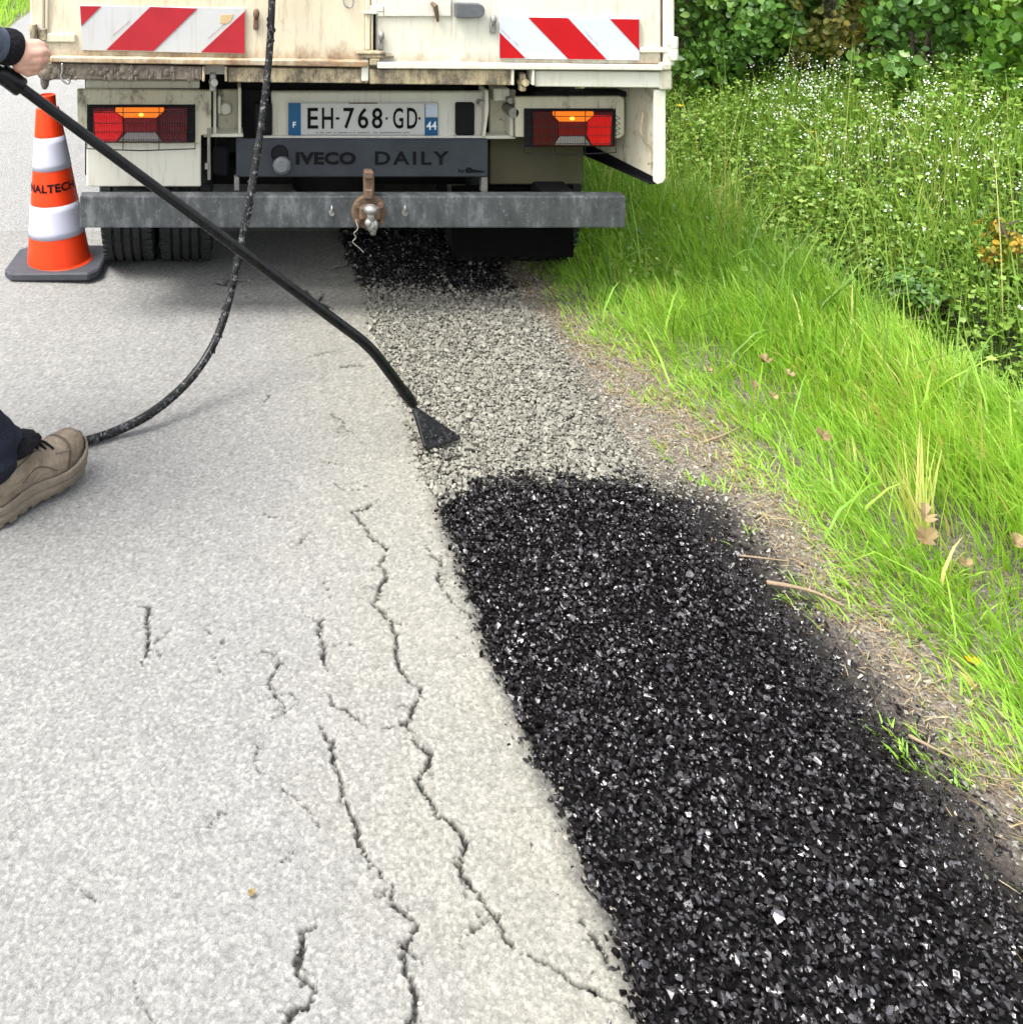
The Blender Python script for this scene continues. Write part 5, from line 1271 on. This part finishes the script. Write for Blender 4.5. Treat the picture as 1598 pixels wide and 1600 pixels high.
# tall grass near the ditch and behind
n = 90000
x = R.uniform(1.20, 4.0, n); y = R.uniform(1.2, 9.0, n)
p = (0.20 + 0.45 * sst(1.45, 2.0, x) * sst(3.2, 4.4, y) + 0.12 * sst(2.5, 2.8, x)) * (0.6 + 0.6 * fbm(x, y, 4.2, 41)) * (1 - 0.45 * np.exp(-((x - 2.33) / 0.16) ** 2)) * sst(1.2, 1.5, x) * (1 - 0.6 * sst(3.0, 3.6, x)) * sst(2.3, 3.9, y + 1.3 * (x - 1.6)) * (x < 3.5 - 0.44 * (y - 4.7))
k = (R.random(n) < p) & seen(x, y); x, y = x[k], y[k]
h = R.uniform(0.12, 0.34, len(x)) * (1 + 0.3 * fbm(x, y, 3, 42)) * np.where(x > 2.5, 0.7, 1.05)
g2 = blades(on_ground(x, y), h, R.uniform(0.003, 0.0065, len(x)), R.uniform(0, 6.28, len(x)), np.abs(R.normal(0.12, 0.14, len(x))), np.abs(R.normal(0.35, 0.32, len(x))), np.clip(0.48 + 0.25 * fbm(x, y, 3, 43) + R.normal(0, 0.2, len(x)), 0, 1))
# flowering grass stalks
n = 130
x2 = R.uniform(1.5, 2.9, n); y2 = R.uniform(3.3, 6.0, n)
g3 = blades(on_ground(x2, y2), R.uniform(0.4, 0.72, n), np.full(n, 0.0035), R.uniform(0, 6.28, n), np.abs(R.normal(0.12, 0.1, n)), np.abs(R.normal(0.15, 0.15, n)), R.uniform(0.85, 1.0, n))
V, F, T, Mi = joinparts([(*g2, 0), (*g3, 0)])
o = fastmesh('tall_grass', V, F, [M_grass_tall], attrs={'tone': T}, smooth=True)
tag(o, 'tall rough grass at the ditch and on the bank behind', 'grass', kind='stuff')
# grass of the far left verge
n = 9000
x = -2.06 - np.abs(R.normal(0, 1.1, n)); y = R.uniform(4.5, 20, n)
g4 = blades(on_ground(x, y), R.uniform(0.08, 0.24, n), R.uniform(0.006, 0.012, n), R.uniform(0, 6.28, n), np.abs(R.normal(0.2, 0.2, n)), np.abs(R.normal(0.3, 0.3, n)), np.clip(R.normal(0.55, 0.2, n), 0, 1))
o = fastmesh('far_verge_grass', g4[0], g4[1], [M_grass], attrs={'tone': g4[2]}, smooth=True)
tag(o, 'grass on the opposite verge beyond the parked truck', 'grass', kind='stuff')
def hedge_front(y): return np.where(np.asarray(y) > 4.2, 3.41 - 0.44 * (np.asarray(y) - 4.7), 4.0)
# leafy herbs and white flowers on the bank
def herb_cloud(n, xr, yr, hmax, seed):
    x = R.uniform(*xr, n * 3); y = R.uniform(*yr, n * 3)
    p = 0.35 + 0.65 * (fbm(x, y, 3.2, seed) > -0.1)
    k = (R.random(n * 3) < p * 0.5) & seen(x, y) & (x < hedge_front(y) + 0.12); return x[k][:n], y[k][:n]
hx, hy = herb_cloud(9800, (2.36, 3.9), (1.8, 7.2), 0.4, 51)
hx2, hy2 = herb_cloud(900, (1.45, 2.3), (3.5, 7.0), 0.3, 52)
hx3, hy3 = herb_cloud(2400, (2.05, 2.75), (1.6, 5.2), 0.2, 55)
ax_, ay_ = np.concatenate([hx, hx2, hx3]), np.concatenate([hy, hy2, hy3])
hh = np.concatenate([R.uniform(0.08, 0.27, len(hx) + len(hx2)), R.uniform(0.03, 0.14, len(hx3))]) * (1 + 0.35 * fbm(ax_, ay_, 2.5, 53))
ld, lc = R.normal(0, 0.10, (len(ax_), 2)), []
base = on_ground(ax_, ay_)
st = blades(base, hh, np.full(len(ax_), 0.0035), R.uniform(0, 6.28, len(ax_)), np.full(len(ax_), 0.12), np.full(len(ax_), 0.10), R.uniform(0.3, 0.8, len(ax_)))
lp_, ln_, ls_, lt_ = [], [], [], []
for rep in range(8):
    f = R.uniform(0.15, 1.0, len(ax_))
    q = base + np.column_stack([R.normal(0, 0.028, len(ax_)), R.normal(0, 0.028, len(ax_)), hh * f])
    lp_.append(q); ln_.append(np.column_stack([R.normal(0, 0.55, len(ax_)), R.normal(0, 0.55, len(ax_)), np.ones(len(ax_))])); ls_.append(0.008 + R.gamma(3, 0.0038, len(ax_))); lt_.append(np.clip(R.normal(0.5, 0.25, len(ax_)), 0, 1))
lv = leaves(np.concatenate(lp_), np.concatenate(ln_), np.concatenate(ls_), 0.9, np.concatenate(lt_), 0.2, HERB_V, HERB_F)
V, F, T, Mi = joinparts([(*st, 0), (*lv, 0)])
o = fastmesh('bank_herbs', V, F, [M_herb], attrs={'tone': T}, smooth=True)
tag(o, 'leafy wild herbs covering the bank below the hedge', 'herbs', kind='stuff')
n = 5200
x = R.uniform(2.4, 3.6, n); y = R.uniform(3.0, 7.5, n)
p = (0.11 + 0.55 * np.exp(-((x - 2.98) / 0.24) ** 2 - ((y - 5.1) / 0.5) ** 2) + 0.28 * np.exp(-((x - 2.95) / 0.2) ** 2 - ((y - 4.2) / 0.4) ** 2)) * np.clip(0.75 + 0.9 * fbm(x, y, 6, 54), 0.05, 1.5) * sst(2.4, 2.7, x)
k = (R.random(n) < p) & seen(x, y) & (x < hedge_front(y) + 0.10); x, y = x[k], y[k]
fh = R.uniform(0.12, 0.33, len(x)); fb = on_ground(x, y)
st = blades(fb, fh, np.full(len(x), 0.0028), R.uniform(0, 6.28, len(x)), np.full(len(x), 0.10), np.full(len(x), 0.06), R.uniform(0.3, 0.8, len(x)))
top = st[0].reshape(-1, 7, 3)[:, 6]
pp, pn, ps = [], [], []
for rep in range(6):
    c = top + R.normal(0, 0.013, (len(x), 3)) * [1, 1, 0.9]
    nn = R.normal(0, 0.6, (len(x), 3)) + [-0.35, -0.5, 0.7]
    pp.append(c); pn.append(nn); ps.append(R.uniform(0.0035, 0.0095, len(x)))
pt = leaves(np.concatenate(pp), np.concatenate(pn), np.concatenate(ps), 1.25, R.random(len(x) * 6), 0.0, HERB_V, HERB_F)
V, F, T, Mi = joinparts([(*st, 0), (*pt, 1)])
o = fastmesh('white_wildflowers', V, F, [M_herb, M_petal], midx=Mi, attrs={'tone': T}, smooth=True)
tag(o, 'mass of tiny white wildflowers on the bank', 'wildflowers', kind='stuff')
# dry straw, clippings and moss bits on the bare strip
n = 7000
y = R.uniform(1.2, 4.3, n); x = grass_edge(y) - 0.03 + R.normal(0, 0.07, n)
k = (x > 1.06) & (R.random(n) < 0.04 + sst(1.20, 1.27, x) + (y > 2.55)); x, y = x[k], y[k]
zz = on_ground(x, y, 0.003 + 0.006 * R.random(len(x)))
g5 = blades(zz, 0.006 + R.gamma(2, 0.006, len(x)), R.uniform(0.0008, 0.0024, len(x)), R.uniform(0, 6.28, len(x)), np.full(len(x), 1.0), np.full(len(x), 0.4), R.random(len(x)))
V = g5[0].copy().reshape(-1, 7, 3); V[:, :, 2] = V[:, :1, 2] + (V[:, :, 2] - V[:, :1, 2]) * 0.12; 
o = fastmesh('dry_straw', V.reshape(-1, 3), g5[1], [M_straw], attrs={'tone': g5[2]}, smooth=False)
tag(o, 'dry straw and grass clippings on the bare soil strip', 'straw', kind='stuff')

# hedge shrubs, each with its own stems and crown
def shrub(cx, cy, rx, ry, top, n, mat, leaf, label, seed, cl=70, aspect=0.8, low=0.05):
    rr = np.random.default_rng(seed)
    z0 = float(hgt(cx, cy)); root_ = empty('shrub', (cx, cy, z0)); tag(root_, label, 'shrub', 'hedge plants behind the bank')
    b = B(); tips = []
    for k in range(5):
        a = rr.uniform(0, 6.28); q = Vector((cx + math.cos(a) * rx * 0.7, cy + math.sin(a) * ry * 0.7, z0 + top * rr.uniform(0.5, 0.95)))
        m_ = Vector((cx + math.cos(a) * rx * 0.22, cy + math.sin(a) * ry * 0.22, z0 + top * 0.35))
        pth = catmull([Vector((cx + rr.normal(0, 0.05), cy + rr.normal(0, 0.05), z0 - 0.05)), m_, q], 5)
        b.tube(pth, list(np.linspace(0.018, 0.004, len(pth)) * min(1, rx / 0.5)), 6)
        for j in range(5):
            t = pth[rr.integers(4, len(pth))]; b.tube([t, t + Vector(rr.normal(0, 0.16 * min(1, rx / 0.6), 3))], [0.005, 0.0015], 5)
    b.obj('trunk', M_bark, root_)
    zf = rr.random(cl) ** 1.5; an = rr.uniform(0, 6.28, cl); rf_ = rr.uniform(0.45, 1.0, cl) ** 0.5 * np.sqrt(np.clip(1 - zf ** 3, 0.05, 1))
    cc = np.column_stack([cx + np.cos(an) * rf_ * rx, cy + np.sin(an) * rf_ * ry, z0 + top * (low + (1 - low) * zf)])
    wh = rr.integers(0, cl, n); sp = rr.uniform(0.07, 0.17, cl) * (rx + ry)
    off = rr.normal(0, 1, (n, 3)) * sp[wh][:, None] * 0.55
    pos = cc[wh] + off
    out = pos - np.array([cx, cy, z0 + top * 0.45]); out /= np.linalg.norm(out, axis=1)[:, None]
    nr = out * 0.9 + off / (sp[wh][:, None]) * 0.4 + rr.normal(0, 0.45, (n, 3)) + [0, 0, 0.35]
    ctone = rr.normal(0.45, 0.16, cl)
    tn = np.clip(ctone[wh] + rr.normal(0, 0.16, n), 0, 1)
    lv = leaves(pos, nr, leaf * rr.uniform(0.6, 1.3, n), aspect, tn, 0.5)
    fastmesh('crown', lv[0], lv[1], [mat], attrs={'tone': lv[2]}, smooth=True, parent=root_)
shrub(2.92, 6.45, 0.55, 0.62, 1.55, 12000, M_leaf, 0.048, 'dark green leafy shrub rising directly beside the truck corner', 101, 90)
shrub(3.14, 5.86, 0.36, 0.36, 1.45, 7600, M_leaf, 0.044, 'dark shrub between the truck corner and the olive bramble', 102)
shrub(3.30, 5.46, 0.24, 0.28, 1.25, 4600, M_leaf_olive, 0.036, 'olive and yellowing bramble in the middle of the hedge', 103)
shrub(3.46, 5.02, 0.32, 0.36, 1.5, 8600, M_leaf, 0.046, 'dense dark green shrub behind the white flowers', 104)
shrub(3.64, 4.36, 0.31, 0.36, 1.35, 7200, M_leaf_bright, 0.050, 'bright green shrub with broad leaves at the edge of the view', 105)
shrub(4.5, 5.7, 0.6, 0.6, 1.8, 4200, M_leaf, 0.058, 'tall dark shrub behind the bright green one', 106)
shrub(3.9, 7.3, 0.8, 0.8, 1.9, 5200, M_leaf, 0.058, 'farther hedge shrub showing over the dark one by the truck', 107)
shrub(3.02, 5.75, 0.13, 0.13, 0.62, 600, M_leaf_bright, 0.040, 'small light green sapling standing at the foot of the hedge', 108, 14)
shrub(2.74, 3.44, 0.13, 0.13, 0.22, 650, M_leaf_orange, 0.026, 'yellow and orange tinted bramble above the ditch', 109, 16, 0.6)
shrub(2.50, 3.62, 0.17, 0.17, 0.22, 900, M_leaf, 0.020, 'low dark bushy plant hanging over the ditch', 110, 14)

# buttercups
def buttercup(pt, label):
    gz = float(hgt(pt.x, pt.y)); root_ = empty('buttercup', (pt.x, pt.y, gz)); tag(root_, label, 'flower', 'yellow buttercups')
    b = B(); b.tube(catmull([Vector((pt.x + 0.03, pt.y + 0.02, gz - 0.005)), Vector((pt.x + 0.008, pt.y + 0.01, (gz + pt.z) / 2)), pt], 4), 0.0016, 5); b.obj('stem', M_herb, root_)
    a = np.arange(5) * 2 * math.pi / 5; b = B()
    for k in a:
        d = Vector((math.cos(k), math.sin(k), 0)); s = Vector((-d.y, d.x, 0)); r = 0.0135
        b.poly([pt, pt + d * r * 0.6 + s * r * 0.55 + Vector((0, 0, r * 0.35)), pt + d * r + s * r * 0.2 + Vector((0, 0, r * 0.6)), pt + d * r - s * r * 0.2 + Vector((0, 0, r * 0.6)), pt + d * r * 0.6 - s * r * 0.55 + Vector((0, 0, r * 0.35))])
    b.obj('petals', M_yellow, root_)
for (px_, py_, D_), lab in (((982, 384, 3.9), 'yellow buttercup low beside the end of the under-run beam'), ((1045, 382, 3.95), 'yellow buttercup on a tall stalk next to another right of the beam'), ((1012, 407, 3.85), 'yellow buttercup lowest of the three beside the beam'),
        ((1062, 166, 5.0), 'yellow buttercup close to the truck corner high on the bank'), ((1267, 207, 4.9), 'yellow buttercup alone among the white flowers'), ((1343, 272, 4.5), 'yellow buttercup lower on the flowery bank'), ((1281, 256, 4.6), 'small yellow buttercup below the one among white flowers'), ((1521, 1037, 1.90), 'yellow buttercup nearest to us at the grass edge')):
    buttercup(P(px_, py_, D_), lab)
# dead leaves on the grass
def dead_leaf(pt, size, ang, label, tone=0.6):
    t = np.array([[math.cos(ang), math.sin(ang), 0.25]]); nn = np.array([[R.normal(0, .2), -0.45 + R.normal(0, .2), 1.0]]); nn /= np.linalg.norm(nn)
    t = t - nn * np.sum(t * nn); t /= np.linalg.norm(t); s = np.cross(t, nn)
    lobes = [(0, 0), (-.16, .10), (-.40, .22), (-.22, .36), (-.46, .52), (-.22, .64), (-.26, .84), (0, 1.0), (.24, .82), (.20, .62), (.44, .50), (.22, .34), (.38, .20), (.15, .10)]
    pts = [Vector(pt) + Vector((s[0] * x + t[0] * y)[:]) * size + Vector(nn[0]) * size * (2.2 * x * x + 1.1 * (y - 0.5) ** 2 + R.normal(0, 0.07)) for x, y in lobes]
    c = Vector(pt) + Vector(t[0]) * size * 0.5 - Vector(nn[0]) * size * 0.03
    me = bpy.data.meshes.new('dead_leaf'); n = len(pts)
    me.from_pydata([c] + pts, [], [(0, i + 1, (i + 1) % n + 1) for i in range(n)]); me.materials.append(M_dead)
    me.attributes.new('tone', 'FLOAT', 'POINT').data.foreach_set('value', [tone + 0.15 * math.sin(i * 1.7) for i in range(n + 1)])
    o = bpy.data.objects.new('dead_leaf', me); C.objects.link(o)
    so = o.modifiers.new('thickness', 'SOLIDIFY'); so.thickness = 0.0008
    tag(o, label, 'leaf', 'dead leaves on the verge')
for (x_, y_, zz_, s_, a_), lab in (((1200, 572, 0.14, 0.052, 1.4), 'upright dead leaf standing highest in the bright grass'), ((1102, 580, 0.10, 0.030, 0.3), 'small dead leaf nearest the bare strip below the truck end'), ((1036, 502, 0.06, 0.034, 0.2), 'pale dead leaf closest to the truck shadow'), ((1240, 592, 0.13, 0.036, 1.8), 'dead leaf just beside the upright one'),
        ((1296, 692, 0.12, 0.046, 2.0), 'dead leaf half sunk in the middle of the bright grass'), ((1176, 606, 0.10, 0.034, 0.8), 'little brown leaf under the upright one'), ((1450, 822, 0.10, 0.055, 1.2), 'large curled dead leaf at the base of the yellowed tuft'), ((1432, 850, 0.08, 0.062, 0.2), 'second curled dead leaf under the yellowed tuft'), ((1588, 862, 0.10, 0.055, 0.9), 'brown dead leaf cut by the picture edge'), ((1215, 625, 0.10, 0.032, 2.2), 'small brown leaf lowest of the cluster in the bright grass'), ((1500, 885, 0.09, 0.034, 0.1), 'small dead leaf among blades right of the yellowed tuft')):
    dead_leaf(G(x_, y_, zz_ * 1.05), s_ * 0.8, a_, lab, R.uniform(0.3, 0.9))
def litter_leaf(pt, size, ang, label):
    dead_leaf(pt, size, ang, label, 0.2)
# twigs
def twig(path, r, label):
    pts = catmull(path, 5); b = B(); b.tube(pts, list(np.linspace(r, r * 0.55, len(pts))), 7)
    m_ = pts[len(pts) // 2]; b.tube([m_, m_ + Vector((0.012, 0.014, 0.006))], [r * 0.6, r * 0.3], 5)
    tag(b.obj('twig', M_twig, None, smooth=True), label, 'twig', 'dry twigs on the bare strip')
twig([G(1198, 910, 0.022), G(1240, 917, 0.030), G(1280, 928, 0.030), G(1320, 948, 0.026)], 0.0045, 'longest pale twig crossing the bare soil strip')
twig([G(1100, 690, 0.02), G(1130, 680, 0.03), G(1160, 665, 0.035)], 0.0035, 'dark tipped twig at the grass edge farther up the strip')
twig([G(1155, 868, 0.015), G(1200, 873, 0.02), G(1235, 877, 0.02)], 0.0022, 'thin straw like twig just above the longest twig')
twig([G(1420, 1150, 0.02), G(1450, 1165, 0.025), G(1490, 1185, 0.02)], 0.003, 'twig lowest on the bare strip near the picture edge')
# yellowed tuft
n = 46
c = G(1440, 850, 0.02); x = c.x + R.normal(0, 0.018, n); y = c.y + R.normal(0, 0.018, n)
g6 = blades(on_ground(x, y), R.uniform(0.12, 0.26, n), R.uniform(0.003, 0.005, n), R.uniform(0.4, 2.8, n), np.abs(R.normal(0.2, 0.15, n)), np.abs(R.normal(0.15, 0.1, n)), R.uniform(0.9, 1.0, n))
o = fastmesh('grass_tuft', g6[0], g6[1], [M_grass], attrs={'tone': g6[2]}, smooth=True)
tag(o, 'upright yellowed grass tuft with dead leaves at its foot', 'grass tuft')
# a fallen reddish fragment on the asphalt
dead_leaf(G(388, 1400, 0.003), 0.013, 0.3, 'tiny orange leaf fragment lying on the pale asphalt', 0.5)
